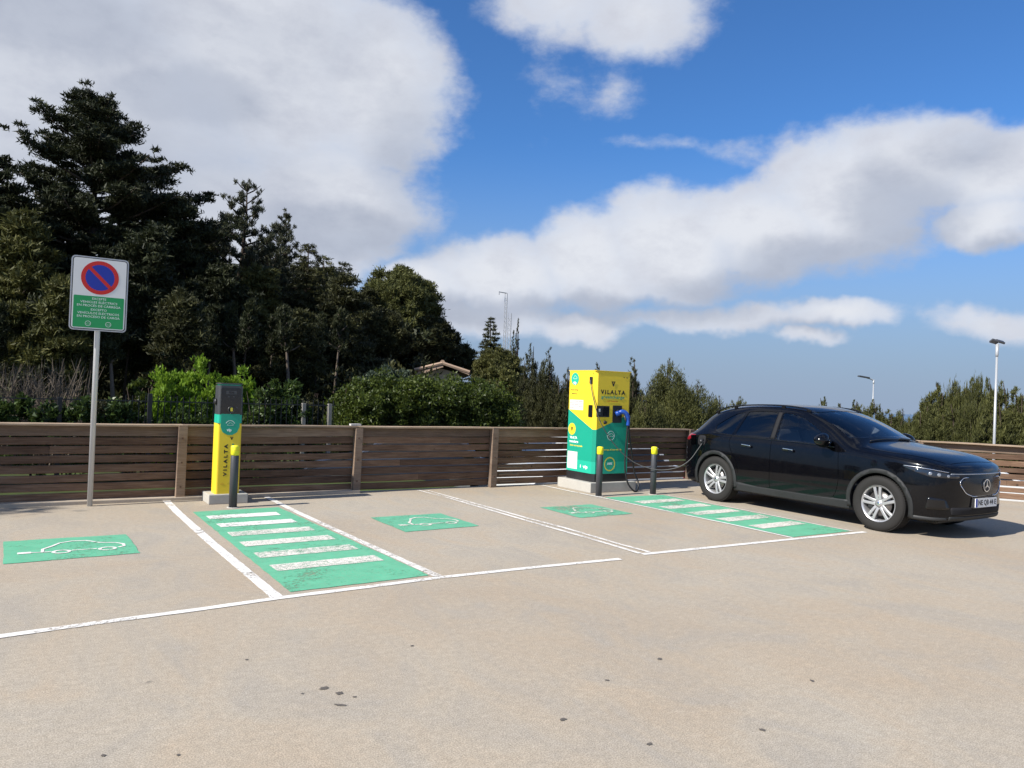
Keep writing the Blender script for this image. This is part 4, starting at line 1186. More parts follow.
# lamps
conform('tail_lamp', rounded([(-3.22, .975), (-3.20, 1.02), (-3.50, 1.03), (-3.50, .93), (-3.38, .925)], .02), 'R', M_LAMPR, car, .03, .001, .010)
conform('tail_lamp', rounded([(-3.22, .975), (-3.20, 1.02), (-3.50, 1.03), (-3.50, .93), (-3.38, .925)], .02), 'L', M_LAMPR, car, .03, .001, .010)
conform('light_bar', [(-.62, .955), (-.62, .99), (.62, .99), (.62, .955)], 'B', M_LAMPR, car, .05, .001, .006)
conform('rear_plate', [(-.26, .80), (.26, .80), (.26, .91), (-.26, .91)], 'B', M_PLATE, car, .05, .006, .004)
conform('rear_skirt', [(-.62, .33), (-.62, .42), (.62, .42), (.62, .33)], 'B', M_CLAD, car, .05, .001, .006)
M_HLAMP = principled("headlamp_lens", (0.012, 0.016, 0.025), 0.06, spec=0.8)
HL = rounded([(.30, .845), (.30, .850), (.46, .838), (.63, .820), (.80, .770), (.80, .735), (.62, .735), (.46, .785)], .012)
for s in 'RL':
    sg_ = -1 if s == 'R' else 1
    hl = conform('headlight', [(u, z + .02) for u, z in HL], s, M_HLAMP, car, .03, .001, .008)
    surf_line('lamp_brow', [(.31, .876), (.46, .866), (.62, .850), (.74, .825)], s, M_CHROME, hl, .0055, off=.009)
    for (u, z, rr) in ((.60, .800, .022), (.675, .790, .022), (.74, .778, .018)):
        hit, nn, _, _ = BV.ray_cast(Vector((u, sg_ * 5, z)), Vector((0, -sg_, 0)))
        if hit is None: continue
        bm = bmesh.new(); lathe(bm, [(rr, 0), (rr, .010), (rr * .6, .013), (0, .012)], 18)
        q = nn.to_track_quat('Z', 'Y')
        ob_ = bmobj('projector', bm, M_AMBER, hl, loc=hit + nn * .003); ob_.rotation_mode = 'QUATERNION'; ob_.rotation_quaternion = q
    conform('lower_intake', rounded([(.56, .36), (.585, .52), (.73, .50), (.76, .37)], .03), s, M_TRIM, car, .04, .001, .004)
# nose: closed grille panel with bright surround, star, plate, intake
GR = rounded([(-.50, .70), (-.44, .765), (.44, .765), (.50, .70), (.40, .575), (.28, .535), (-.28, .535), (-.40, .575)], .04)
conform('grille_panel', GR, 'F', M_TRIM, car, .04, .002, .004)
V = []
loop = [BV.ray_cast(Vector((5, y, z)), Vector((-1, 0, 0))) for y, z in GR]
lp = [h[0] + h[1] * .007 for h in loop if h[0] is not None]
V, F = tube_geo(lp + [lp[0]], [.0055] * (len(lp) + 1), 6); pyobj('grille_surround', V, F, M_CHROME, car, True)
conform('light_strip', [(-.60, .800), (.60, .800), (.60, .812), (-.60, .812)], 'F', M_AMBER, car, .05, .001, .003)
h0 = BV.ray_cast(Vector((5, 0, .665)), Vector((-1, 0, 0)))[0]
ER = (pi / 2, 0, pi / 2)
em = ring('round_badge', .068, .080, .008, M_CHROME, car, (h0.x + .012, 0, .665), ER, 36)
star = []
for k in range(3):
    a = pi / 2 + k * 2 * pi / 3
    star += [(.074 * cos(a), .074 * sin(a)), (.012 * cos(a + pi / 3), .012 * sin(a + pi / 3))]
prism('badge_star', star, .010, M_CHROME, car, (h0.x + .013, 0, .665), ER)
conform('badge_disc', disc_pts(.070, 24), 'F', M_TRIM, car, .2, .008) if False else None
h1 = BV.ray_cast(Vector((5, 0, .455)), Vector((-1, 0, 0)))[0]
np_ = prism('number_plate', rrect(.52, .112, .008), .008, M_PLATE, car, (h1.x + .012, 0, .455), ER)
prism('plate_band', rrect(.042, .104, .004), .001, M_EU, np_, (-.235, 0, .0082), (0, 0, 0))
text('plate_text', "NE QB 44 E", .088, M_INK, np_, (.02, 0, .0086), (0, 0, 0), width=.43, bold=.002)
boxobj('plate_holder', h1.x - .05, h1.x + .011, -.275, .275, .39, .52, M_BLACKP, car, .004)
conform('lower_grille', rounded([(-.58, .30), (-.60, .40), (.60, .40), (.58, .30)], .03), 'F', M_INTER, car, .04, .001, .003)
conform('chin_trim', [(-.60, .235), (-.60, .285), (.60, .285), (.60, .235)], 'F', M_CLAD, car, .05, .001, .008)
for s in 'RL': conform('chin_side', [(.42, .225), (.43, .275), (.62, .270), (.80, .275), (.80, .235)], s, M_CLAD, car, .04, .001, .008)
# bonnet shut lines and creases
for sgn in (-1, 1):
    surf_line('bonnet_line', [(.66, sgn * .56), (.50, sgn * .655), (.18, sgn * .735), (-.12, sgn * .765), (-.30, sgn * .775)], 'T', M_GAP, car, .003)
surf_line('bonnet_line', [(.70, -.50), (.715, -.25), (.72, 0), (.715, .25), (.70, .50)], 'T', M_GAP, car, .003)
# wipers, scuttle
surf_line('wiper', [(-.34, -.55), (-.28, -.1), (-.26, .25)], 'T', M_INK, car, .008, off=.012)
surf_line('wiper', [(-.29, .05), (-.31, .40), (-.37, .66)], 'T', M_INK, car, .008, off=.012)

# wheels
def make_wheel(parent):
    bm = bmesh.new()
    R, HW = WR, .112
    prof = [(.232, -HW + .012), (.250, -HW + .002), (.295, -HW - .004), (.330, -HW + .002), (.345, -HW + .016), (R - .002, -HW + .030), (R, -.05), (R + .0005, 0), (R, .05), (R - .002, HW - .030), (.345, HW - .016), (.330, HW - .002), (.295, HW + .004), (.250, HW - .002), (.232, HW - .012)]
    lathe(bm, prof, 72, 'Y', cap=False)
    # tread blocks
    for k in range(72):
        a = 2 * pi * k / 72
        for (y0, y1, tw) in ((-HW + .022, -.052, .011), (-.044, -.004, .010), (.004, .044, .010), (.052, HW - .022, .011)):
            m_ = Matrix.Rotation(-(a + (.02 if y0 > 0 else 0)), 4, 'Y') @ Matrix.Translation((R + .0005, (y0 + y1) / 2, 0)) @ Matrix.Diagonal((.008, y1 - y0, tw * 2, 1))
            bmesh.ops.create_cube(bm, size=1.0, matrix=m_)
    ty = bmobj('wheel', bm, M_RUB, parent)
    # rim, outer face towards -Y
    bm = bmesh.new()
    lathe(bm, [(.236, -HW + .004), (.240, -HW + .010), (.232, -HW + .018), (.218, -HW + .020), (.212, -HW + .040), (.205, .02), (.225, HW - .02)], 64, 'Y', cap=False)
    lathe(bm, [(.0, -HW + .030), (.030, -HW + .030), (.034, -HW + .036), (.062, -HW + .040), (.066, -HW + .060), (.060, -.02)], 32, 'Y', cap=False)
    for k in range(5):
        a = pi / 2 + 2 * pi * k / 5 + .12
        for da in (-1, 1):
            # each of the paired spokes leaves the hub and meets the rim
            h = Vector((cos(a + da * .36), 0, sin(a + da * .36))) * .050
            t = Vector((cos(a + da * .175), 0, sin(a + da * .175))) * .222
            dirv = (t - h).normalized(); nn = Vector((-dirv.z, 0, dirv.x))
            prev = None
            for i in range(5):
                f_ = i / 4; c_ = h.lerp(t, f_); yb = -HW + .034 - .010 * f_ - .006 * sin(pi * f_); wd = .0160 + .004 * f_ ** 2 + .004 * (1 - f_) ** 3
                sec = [c_ + nn * wd + Vector((0, yb + .004, 0)), c_ + nn * wd * .7 + Vector((0, yb, 0)), c_ - nn * wd * .7 + Vector((0, yb, 0)), c_ - nn * wd + Vector((0, yb + .004, 0)), c_ - nn * wd * .9 + Vector((0, yb + .030, 0)), c_ + nn * wd * .9 + Vector((0, yb + .030, 0))]
                cur = [bm.verts.new(v) for v in sec]
                if prev:
                    for q in range(6): bm.faces.new((prev[q], prev[(q + 1) % 6], cur[(q + 1) % 6], cur[q]))
                prev = cur
    bmesh.ops.recalc_face_normals(bm, faces=bm.faces[:])
    rim = bmobj('rim', bm, M_RIM, ty)
    for k in range(5):
        a = 2 * pi * k / 5 + .75
        b3 = bmesh.new(); lathe(b3, [(.009, 0), (.009, -.010), (.0, -.012)], 8, 'Y')
        pass; b3.free()
    bm = bmesh.new(); lathe(bm, [(.06, -.055), (.160, -.055), (.160, -.035), (.06, -.035)], 40, 'Y', cap=False); bmobj('brake_disc', bm, M_DISC, ty)
    bm = bmesh.new(); lathe(bm, [(.0, .01), (.208, .012)], 40, 'Y', cap=False); bmobj('wheel_back', bm, M_INK, ty)
    bm = bmesh.new(); box(bm, -.15, -.085, -.075, -.015, -.07, .07, .01); bmobj('caliper', bm, M_RIMD, ty)
    bm = bmesh.new(); lathe(bm, [(.0, -HW + .026), (.020, -HW + .0265), (.026, -HW + .031)], 20, 'Y', cap=False); bmobj('hub_cap', bm, M_CHROME, ty)
    return ty
w0 = make_wheel(car)
w0.location = (0, -(TR), WR)
def copy_part(o, parent):
    c = o.copy(); COL.objects.link(c); c.parent = parent
    for ch in list(o.children): copy_part(ch, c)
    return c
for (u, s, rz_) in ((-WB, -1, 0.4), (0, 1, .9), (-WB, 1, .2)):
    c = copy_part(w0, car); c.location = (u, s * TR, WR)
    c.rotation_euler = (0, rz_, 0) if s < 0 else (0, rz_, pi)

# cabin furniture
def seat(u, y, wd, mat):
    t = empty('seat', (u, y, .30)); t.parent = car
    bm = bmesh.new(); box(bm, -.26, .26, -wd / 2, wd / 2, .18, .34, .05); bmobj('cushion', bm, mat, t, True)
    bm = bmesh.new(); box(bm, -.07, .07, -wd / 2, wd / 2, 0, .62, .05); bmobj('backrest', bm, mat, t, True, loc=(-.24, 0, .30), rot=(0, -.32, 0))
    bm = bmesh.new(); box(bm, -.05, .05, -.13, .13, 0, .19, .04); bmobj('headrest', bm, mat, t, True, loc=(-.46, 0, .93), rot=(0, -.2, 0))
seat(-1.42, -.36, .50, M_INTERG); seat(-1.42, .36, .50, M_INTERG)
t = empty('seat', (-2.36, 0, .30)); t.parent = car
bm = bmesh.new(); box(bm, -.24, .24, -.62, .62, .20, .36, .05); bmobj('cushion', bm, M_INTER, t, True)
bm = bmesh.new(); box(bm, -.07, .07, -.60, .60, 0, .58, .05); bmobj('backrest', bm, M_INTER, t, True, loc=(-.24, 0, .32), rot=(0, -.35, 0))
for y in (-.40, .40):
    bm = bmesh.new(); box(bm, -.045, .045, -.12, .12, 0, .17, .04); bmobj('headrest', bm, M_INTER, t, True, loc=(-.45, y, .88), rot=(0, -.2, 0))
bm = bmesh.new(); box(bm, -.72, -.30, -.74, .74, .80, 1.03, .05); bmobj('dashboard', bm, M_INTER, car, True)
ringo = bmesh.new()
V, F = tube_geo([(0, .18 * cos(2 * pi * k / 28), .18 * sin(2 * pi * k / 28)) for k in range(29)], [.016] * 29, 8)
pyobj('steering_wheel', V, F, M_BLACKP, car, True, loc=(-.80, .36, .99), rot=(0, -.35, 0))
bm = bmesh.new(); box(bm, -1.03, -1.01, -.12, .12, 1.40, 1.46, .01); bmobj('rear_view_mirror', bm, M_BLACKP, car, True)
bmS.free()
# underbody
bm = bmesh.new(); box(bm, -3.3, .55, -.5, .5, .16, .24, .02); bmobj('underbody', bm, M_INK, car)
for u in (0, -WB):
    V, F = tube_geo([(u, -.7, WR), (u, .7, WR)], [.04, .04], 8); pyobj('axle', V, F, M_RIMD, car)

# ------------------------------------------------------------------ foliage
def leaf_mat(name, dark, mid, light, trans=0.18, rough=0.6):
    m = bpy.data.materials.new(name); m.use_nodes = True
    N = NT(m.node_tree); b = m.node_tree.nodes['Principled BSDF']
    g = N.n('ShaderNodeNewGeometry'); tc = N.n('ShaderNodeTexCoord').outputs['Object']
    oi = N.n('ShaderNodeObjectInfo')
    f = N.math('ADD', N.math('MULTIPLY', g.outputs['Random Per Island'], 0.5), N.math('MULTIPLY', N.maprange(N.noise(tc, 0.9, 4, 0.6), 0.3, 0.7), 0.5))
    col = N.ramp(f, [(0.1, dark), (0.5, mid), (0.92, light)])
    N.set(b.inputs['Base Color'], col); b.inputs['Roughness'].default_value = rough; b.inputs['Specular IOR Level'].default_value = 0.22
    t = N.n('ShaderNodeBsdfTranslucent'); N.set(t.inputs['Color'], N.mix(0.5, col, light))
    mx = N.n('ShaderNodeMixShader'); mx.inputs[0].default_value = trans
    m.node_tree.links.new(b.outputs[0], mx.inputs[1]); m.node_tree.links.new(t.outputs[0], mx.inputs[2])
    m.node_tree.links.new(mx.outputs[0], m.node_tree.nodes['Material Output'].inputs[0])
    return m
L_CEDAR = leaf_mat("cedar_needles", (0.012, 0.015, 0.008), (0.024, 0.030, 0.012), (0.048, 0.055, 0.021), 0.10)
L_DARK = leaf_mat("dark_cypress", (0.018, 0.020, 0.009), (0.038, 0.041, 0.015), (0.074, 0.074, 0.026), 0.14)
L_WARM = leaf_mat("warm_cypress", (0.032, 0.036, 0.012), (0.070, 0.074, 0.021), (0.122, 0.118, 0.034), 0.15)
L_GREY = leaf_mat("greyish_needles", (0.030, 0.036, 0.022), (0.058, 0.064, 0.036), (0.092, 0.096, 0.056), 0.15)
L_PINE = leaf_mat("pine_needles", (0.032, 0.038, 0.013), (0.075, 0.082, 0.024), (0.132, 0.136, 0.042), 0.15)
L_CYP = leaf_mat("sunlit_cypress", (0.030, 0.034, 0.012), (0.068, 0.073, 0.022), (0.122, 0.122, 0.036), 0.15)
L_HEDGE = leaf_mat("hedge_leaves", (0.016, 0.027, 0.007), (0.046, 0.067, 0.012), (0.115, 0.145, 0.024), 0.25, 0.45)
L_IVY = leaf_mat("ivy_leaves", (0.014, 0.030, 0.009), (0.038, 0.066, 0.015), (0.10, 0.14, 0.035), 0.2, 0.4)
L_LIME = leaf_mat("lime_leaves", (0.075, 0.14, 0.012), (0.15, 0.25, 0.020), (0.23, 0.35, 0.035), 0.35, 0.5)
L_SAGE = leaf_mat("grey_green_leaves", (0.035, 0.050, 0.032), (0.062, 0.084, 0.056), (0.10, 0.13, 0.086), 0.2)
M_TWIG = grain(principled("dry_twigs", (0.14, 0.115, 0.09), 0.9, spec=0.1), 0.3, 5)
def bark_mat(name, c):
    m = principled(name, c, 0.95, spec=0.1); return grain(m, 0.45, 6, 0.02, (1, 1, .35))
M_BARK = bark_mat("dark_bark", (0.050, 0.038, 0.030))
M_BARKL = bark_mat("pale_bark", (0.13, 0.105, 0.085))

def blades_mesh(name, C, D, L, Wd, mat, parent):
    """thousands of small pointed sprays, one face each"""
    n = len(C)
    D = D / np.linalg.norm(D, axis=1, keepdims=True)
    R_ = rng.normal(size=(n, 3)); S = np.cross(D, R_); S /= np.linalg.norm(S, axis=1, keepdims=True) + 1e-9
    U = np.cross(D, S)
    L = L[:, None]; Wd = Wd[:, None]
    k_ = rng.uniform(-.35, .15, size=(n, 1))
    p0 = C - D * L * .5 + S * Wd * .35; p1 = C + S * Wd * -.5 + D * L * k_; p2 = C + D * L * .5 + U * Wd * .1
    V = np.stack([p0, p1, p2], 1).reshape(-1, 3).astype(np.float32)
    loops = np.arange(n * 3, dtype=np.int32)
    me = bpy.data.meshes.new(name)
    me.vertices.add(n * 3); me.vertices.foreach_set('co', V.ravel())
    me.loops.add(n * 3); me.loops.foreach_set('vertex_index', loops)
    me.polygons.add(n); me.polygons.foreach_set('loop_start', np.arange(n, dtype=np.int32) * 3)
    me.polygons.foreach_set('loop_total', np.full(n, 3, dtype=np.int32))
    me.update(calc_edges=True)
    return link(name, me, mat, parent)

def puffs(P, R, per, outward=0.5, up=0.3, shell=0.6):
    """sample sprays in ellipsoid puffs. P centres (m,3), R radii (m,3), per = sprays per puff"""
    m = len(P); idx = np.repeat(np.arange(m), per)
    d = rng.normal(size=(len(idx), 3)); d /= np.linalg.norm(d, axis=1, keepdims=True)
    r = (shell + (1 - shell) * rng.random(len(idx))) * (0.7 + .35 * rng.random(len(idx)) + .5 * rng.random(len(idx)) ** 6)
    C = P[idx] + d * r[:, None] * R[idx]
    D = d * outward + rng.normal(size=d.shape) * 0.45 + np.array([0, 0, up])
    return C, D

def tree(name, pos, H, kind, leaf, label, cat='tree', group=None, rad=2.0, crown_from=0.15, seed=0, n=26000, leafsize=.2, bark=None, lean=(0, 0), trunk_r=None, asym=(0, 0), dens=1.0):
    global rng
    rng = np.random.default_rng(seed + 11); rnd = random.Random(seed + 5)
    t = empty(name, pos, 0, label, cat, group)
    bark = bark or M_BARK
    tr = trunk_r or max(.09, H * .020)
    zt = H * (.96 if kind not in ('round', 'bush') else .72)
    tp = [(lean[0] * (z / H) ** 2 + .12 * sin(z * .7 + seed), lean[1] * (z / H) ** 2 + .12 * cos(z * .6 + seed * 2), z) for z in np.linspace(-.6, zt, 12)]
    geos = [tube_geo(tp, [tr * (1 - .88 * i / 11) for i in range(12)], 9)]
    def trunk_at(z):
        k = min(10.999, max(0, (z + .6) / (zt + .6) * 11)); i = int(k); f = k - i
        return Vector(tp[i]).lerp(Vector(tp[i + 1]), f)
    P, R, LD = [], [], []
    z0 = H * crown_from
    if kind == 'layered':           # broad flat shelves of foliage on long level limbs
        nb = int((15 + H * 2.6) * dens)
        for i in range(nb):
            f = (i + rnd.random() * .8) / nb
            z = z0 + (H * .97 - z0) * f
            a = i * 2.399 + rnd.uniform(-.5, .5)
            prof = (1 - f) ** .50 * (0.62 + .62 * rnd.random()) * (1.0 if f > .12 else .75)
            ln = rad * max(.16, prof) * (1 + asym[0] * cos(a) + asym[1] * sin(a))
            b0 = trunk_at(z); rise = ln * rnd.uniform(.05, .42) + f * .30
            e = b0 + Vector((cos(a) * ln, sin(a) * ln, rise))
            mid = b0.lerp(e, .5) + Vector((0, 0, -ln * .05))
            geos.append(tube_geo(spline([b0, mid, e], 6), [tr * .34 * (1 - f * .5) * (1 - k / 7.5) for k in range(7)], 5))
            k = max(5, int(ln * 8.0))
            for q in range(k):
                s = .30 + .75 * (q + rnd.random()) / k
                c_ = b0.lerp(e, min(1.02, s)); w_ = (.30 + .42 * sin(pi * min(1, s)) ) * (.55 + .25 * ln / max(1, rad) + .25 * rnd.random())
                side_ = Vector((-sin(a), cos(a), 0)) * rnd.uniform(-.5, .5) * ln * .30
                P.append(c_ + side_ + Vector((rnd.uniform(-.15, .15), rnd.uniform(-.15, .15), rnd.uniform(-.12, .22)))); zz_ = rnd.uniform(.35, 1.1); R.append((w_ * zz_, w_ * zz_, w_ * .34 * zz_))
    elif kind == 'fir':             # a spire of drooping whorls
        nw = int(H * 3.2)
        for i in range(nw):
            f = i / nw; z = z0 + (H * .98 - z0) * f
            m = rnd.randint(4, 6)
            for q in range(m):
                a = 2 * pi * (q + rnd.random() * .7) / m + i
                ln = rad * (1 - f) ** .85 * rnd.uniform(.65, 1.15) + .10
                b0 = trunk_at(z); e = b0 + Vector((cos(a) * ln, sin(a) * ln, ln * rnd.uniform(-.10, .22)))
                k = max(1, int(ln * 3.2))
                for s_ in range(k):
                    s = (s_ + .8) / k
                    w_ = .10 + .20 * (1 - f) * (1.1 - .5 * s) + .05
                    P.append(b0.lerp(e, s)); R.append((w_ * 1.2, w_ * 1.2, w_ * .6))
                if ln > .8: geos.append(tube_geo([b0, b0.lerp(e, .5), e], [.03, .02, .008], 4))
    elif kind == 'column':          # upright flame with several leading plumes
        np_ = rnd.randint(3, 5)
        plumes = [(0, 0, 1.0)] + [(rnd.uniform(-.55, .55) * rad, rnd.uniform(-.55, .55) * rad, rnd.uniform(.62, .95)) for _ in range(np_ + 1)]
        for (ox, oy, hf) in plumes:
            hh = H * hf; k = int(hh * 7.5)
            for i in range(k):
                f = i / k; z = z0 * .5 + (hh - z0 * .5) * f
                rr = rad * (.62 if (ox, oy) != (0, 0) else .9) * (min(1, f * 5 + .35)) * (1 - f ** 1.7) ** 1.05 + .045
                for q in range(2 if rr > .35 else 1):
                    a = rnd.uniform(0, 2 * pi); d = rr * rnd.uniform(.25, .8)
                    P.append(Vector((ox * (1 - .25 * f) + cos(a) * d + .12 * sin(z + ox * 9) + lean[0] * f ** 2, oy + sin(a) * d + lean[1] * f ** 2, z)))
                    w_ = max(.07, rr * rnd.uniform(.24, .44)); R.append((w_, w_, w_ * 1.7))
            geos.append(tube_geo([(0, 0, .4), (ox * .7, oy * .7, hh * .45), (ox * .8, oy * .8, hh * .9)], [tr * .5, tr * .3, .01], 5))
    elif kind == 'round':           # heavy crown of rounded clumps
        k = int(170 + H * 14)
        for i in range(k):
            u = rnd.uniform(-.35, 1); a = rnd.uniform(0, 2 * pi); s = (1 - max(0, u) ** 2) ** .5 if u > 0 else 1 - abs(u) * .5
            q = rnd.uniform(.55, 1.0) * (1 + .16 * sin(3 * a + seed))
            c_ = Vector((cos(a) * s * rad * q + lean[0], sin(a) * s * rad * q + lean[1], H * .62 + u * (H * .33) * (q * .5 + .5)))
            P.append(c_); w_ = rad * rnd.uniform(.09, .24); R.append((w_, w_, w_ * .72))
            if i % 4 == 0:
                b0 = trunk_at(H * rnd.uniform(.35, .6)); geos.append(tube_geo(spline([b0, b0.lerp(c_, .5) + Vector((0, 0, -.2)), c_], 5), [tr * .4, tr * .3, tr * .24, tr * .18, tr * .12, .02], 5))
    elif kind == 'sparse':          # open crown of ragged upright boughs
        nb = int(H * 5.0)
        for i in range(nb):
            f = (i + rnd.random()) / nb; z = z0 + (H - z0) * f; a = i * 2.4 + rnd.uniform(-.6, .6)
            ln = rad * ((1 - f) ** .8 * rnd.uniform(.45, 1.15) + .08)
            b0 = trunk_at(min(z, H * .96)); e = b0 + Vector((cos(a) * ln, sin(a) * ln, ln * rnd.uniform(.45, 1.0)))
            geos.append(tube_geo([b0, b0.lerp(e, .5) + Vector((0, 0, -.08 * ln)), e], [.05 * (1 - f) + .02, .03, .008], 5))
            k = max(3, int(ln * 8))
            for q in range(k):
                s = .25 + .8 * q / k; c_ = b0.lerp(e, s)
                w_ = rnd.uniform(.07, .20) * (1.0 if f < .8 else .6)
                P.append(c_ + Vector((rnd.uniform(-.12, .12), rnd.uniform(-.12, .12), rnd.uniform(-.05, .15)))); R.append((w_, w_, w_ * 1.1))
    P = np.array([tuple(p) for p in P]); R = np.array(R)
    wgt = (R[:, 0] * R[:, 1] + R[:, 0] * R[:, 2]); per = np.maximum(3, (n * 1.30 * wgt / wgt.sum())).astype(int)
    up = {'layered': .30, 'fir': .10, 'column': 1.1, 'round': .35, 'sparse': .8}[kind]
    C, D = puffs(P, R, per, .6, up, .25)
    nn = len(C)
    L_ = leafsize * .92 * (0.6 + .8 * rng.random(nn)); Wd = L_ * {'column': .26, 'fir': .26, 'layered': .32, 'round': .34, 'sparse': .28}[kind]
    V, F = merge(geos)
    pyobj('trunk', V, F, bark, t, True)
    blades_mesh('crown', C, D, L_, Wd, leaf, t)
    return t

def tree_px(name, px, ytop, dist, kind, leaf, label, wpx=None, **kw):
    """a tree standing at a bearing and distance, tall enough to reach the given line of sight"""
    p = at(px, dist); z = terr(p.x, p.y); H = height(px, ytop, dist) - z
    a, _ = bearing(px); fwd_d = dist * cos(a - math.atan2(FWD.x, FWD.y))
    if wpx: kw['rad'] = wpx / FOC * fwd_d * cos(a - math.atan2(FWD.x, FWD.y))
    return tree(name, (p.x, p.y, z), H, kind, leaf, label, **kw)

WOOD = 'trees of the dark wood on the left'
tree_px('cypress_tree', 82, 90, 31, 'layered', L_CEDAR, 'tallest spreading dark tree with layered branches at upper left', wpx=142, seed=3, n=150000, leafsize=.21, dens=1.9, crown_from=.22, asym=(.10, 0), bark=M_BARKL)
tree_px('cypress_tree', -28, 150, 29, 'layered', L_CEDAR, 'dark spreading tree cut by the left edge of the picture', wpx=110, seed=4, n=60000, leafsize=.22, crown_from=.2)
tree_px('cypress_tree', 22, 222, 24.5, 'layered', L_WARM, 'greener lower cypress left of the no-parking sign', wpx=62, seed=8, n=34000, leafsize=.2, crown_from=.30, bark=M_BARKL)
tree_px('cypress_tree', 140, 236, 25.5, 'layered', L_CEDAR, 'low dark cypress just right of the no-parking sign', wpx=52, seed=9, n=32000, leafsize=.2, crown_from=.30)
tree_px('cypress_tree', 178, 205, 30, 'layered', L_CEDAR, 'dark shelf-branched tree between the tallest one and the thin one', wpx=64, seed=12, n=50000, leafsize=.22, crown_from=.22)
tree_px('thin_cypress', 235, 180, 34, 'sparse', L_GREY, 'thin tree with open ragged top behind the slim charger', wpx=62, seed=21, n=26000, leafsize=.16, crown_from=.35)
tree_px('thin_cypress', 262, 206, 36, 'sparse', L_GREY, 'second thin leaning tree top beside the ragged one', wpx=36, seed=26, n=12000, leafsize=.16, crown_from=.45, lean=(.8, 0))
tree_px('cypress_tree', 215, 268, 28, 'layered', L_CEDAR, 'dark tree rising straight above the slim charger', wpx=52, seed=31, n=30000, leafsize=.2, crown_from=.28)
tree_px('cypress_tree', 258, 272, 31, 'layered', L_WARM, 'olive tinted tree right of the thin ragged tree', wpx=46, seed=33, n=28000, leafsize=.2, crown_from=.25)
tree_px('fir_tree', 299, 236, 33, 'fir', L_DARK, 'dark pointed conifer, tallest of the three spires mid-left', wpx=58, seed=41, n=34000, leafsize=.2, crown_from=.18)
tree_px('fir_tree', 319, 250, 36, 'fir', L_WARM, 'middle one of the three conifer spires, slightly olive', wpx=46, seed=43, n=20000, leafsize=.2, crown_from=.25)
tree_px('fir_tree', 341, 256, 37, 'fir', L_GREY, 'greyish rightmost one of the three conifer spires', wpx=50, seed=45, n=24000, leafsize=.2, crown_from=.2)
tree_px('fir_tree', 338, 282, 32, 'layered', L_DARK, 'low dark conifer at the right end of the wood', wpx=52, seed=47, n=30000, leafsize=.2, crown_from=.15)
tree_px('pine_tree', 396, 264, 44, 'round', L_PINE, 'large rounded green pine with lumpy crown', wpx=44, seed=51, n=62000, leafsize=.24)
tree_px('pine_tree', 424, 310, 43, 'round', L_DARK, 'dark rounded tree sloping down right of the large pine', wpx=30, seed=53, n=30000, leafsize=.22)
tree_px('pine_tree', 372, 305, 38, 'round', L_DARK, 'dark rounded tree below the left side of the large pine', wpx=34, seed=54, n=30000, leafsize=.2)
tree_px('pine_tree', 452, 340, 46, 'round', L_DARK, 'small dark tree behind the tiled roof', wpx=26, seed=55, n=20000, leafsize=.22)
for i, (px, yt, D_, w, lf) in enumerate(((-60, 190, 34, 90, L_CEDAR), (-95, 230, 25, 70, L_DARK), (60, 292, 22.5, 34, L_WARM), (172, 300, 23.5, 30, L_DARK), (300, 318, 27, 34, L_DARK), (120, 215, 40, 70, L_CEDAR),
                                     (245, 262, 42, 60, L_DARK), (20, 205, 41, 80, L_CEDAR), (180, 232, 43, 60, L_CEDAR), (298, 268, 44, 50, L_DARK), (350, 300, 47, 50, L_DARK), (398, 318, 54, 50, L_DARK))):
    lbs = ['dark tree standing left of the picture edge', 'lower tree left of the picture edge near the hedge', 'small olive tree behind the sign pole', 'small dark tree left of the slim charger', 'low dark tree behind the ivy shrub',
           'back tree of the wood behind the tallest one', 'back tree of the wood behind the thin ragged one', 'back tree of the wood at far left', 'back tree of the wood behind the shelf-branched one', 'back tree of the wood behind the spires',
           'back tree between the spires and the large pine', 'back tree under the large rounded pine']
    tree_px('cypress_tree', px, yt, D_, 'layered', lf, lbs[i], wpx=w, seed=60 + i * 3, n=22000 if i > 4 else 14000, leafsize=.28 if i > 4 else .18, crown_from=.18 if i > 4 else .35, bark=M_BARKL if i % 2 else M_BARK)
stem_where = ['beyond the left edge of the picture', 'at the left edge of the picture', 'above the dry brown shrub', 'between the two dry shrubs', 'just left of the sign pole', 'just right of the sign pole', 'right of the sign plate', 'above the small sapling', 'above the left end of the lime shrub', 'above the tip of the lime shrub',
              'above the gap in the lime shrub', 'just left above the slim charger', 'just right above the slim charger', 'above the middle of the ivy bush', 'above the right end of the ivy bush', 'left above the rounded hedge', 'above the left end of the sage shrub']
stem_names = ['thin bare-stemmed tree in the dark wood, ' + w_ for w_ in stem_where]
for i, (px, yt, D_) in enumerate(((-8, 292, 22.5), (12, 300, 24), (38, 285, 23), (52, 300, 26), (84, 290, 24), (112, 298, 22.5), (128, 285, 25), (150, 300, 27), (165, 290, 24), (190, 285, 26), (205, 300, 25), (232, 290, 26), (246, 285, 24.5), (268, 300, 27), (284, 290, 26), (318, 300, 28), (335, 296, 30))):
    tree_px('young_tree', px, yt + 14, D_, 'sparse', L_CEDAR, stem_names[i], wpx=11, seed=300 + i * 2, n=2200, leafsize=.16, crown_from=.62, bark=M_BARKL if i % 3 else M_BARK, trunk_r=.06 + .02 * (i % 3), group='thin stems in the shade of the wood')
rng = np.random.default_rng(77)
PP, RR = [], []
for i in range(900):
    a_ = radians(random.uniform(-14, 27)); d_ = random.uniform(27, 58)
    x_, y_ = d_ * sin(a_), d_ * cos(a_); h_ = random.uniform(.2, 2.6) * random.random() ** .4
    PP.append((x_, y_, terr(x_, y_) + h_)); RR.append((random.uniform(.5, 1.0),) * 2 + (random.uniform(.35, .7),))
C_, D_ = puffs(np.array(PP), np.array(RR), 75, .6, .3, .4)
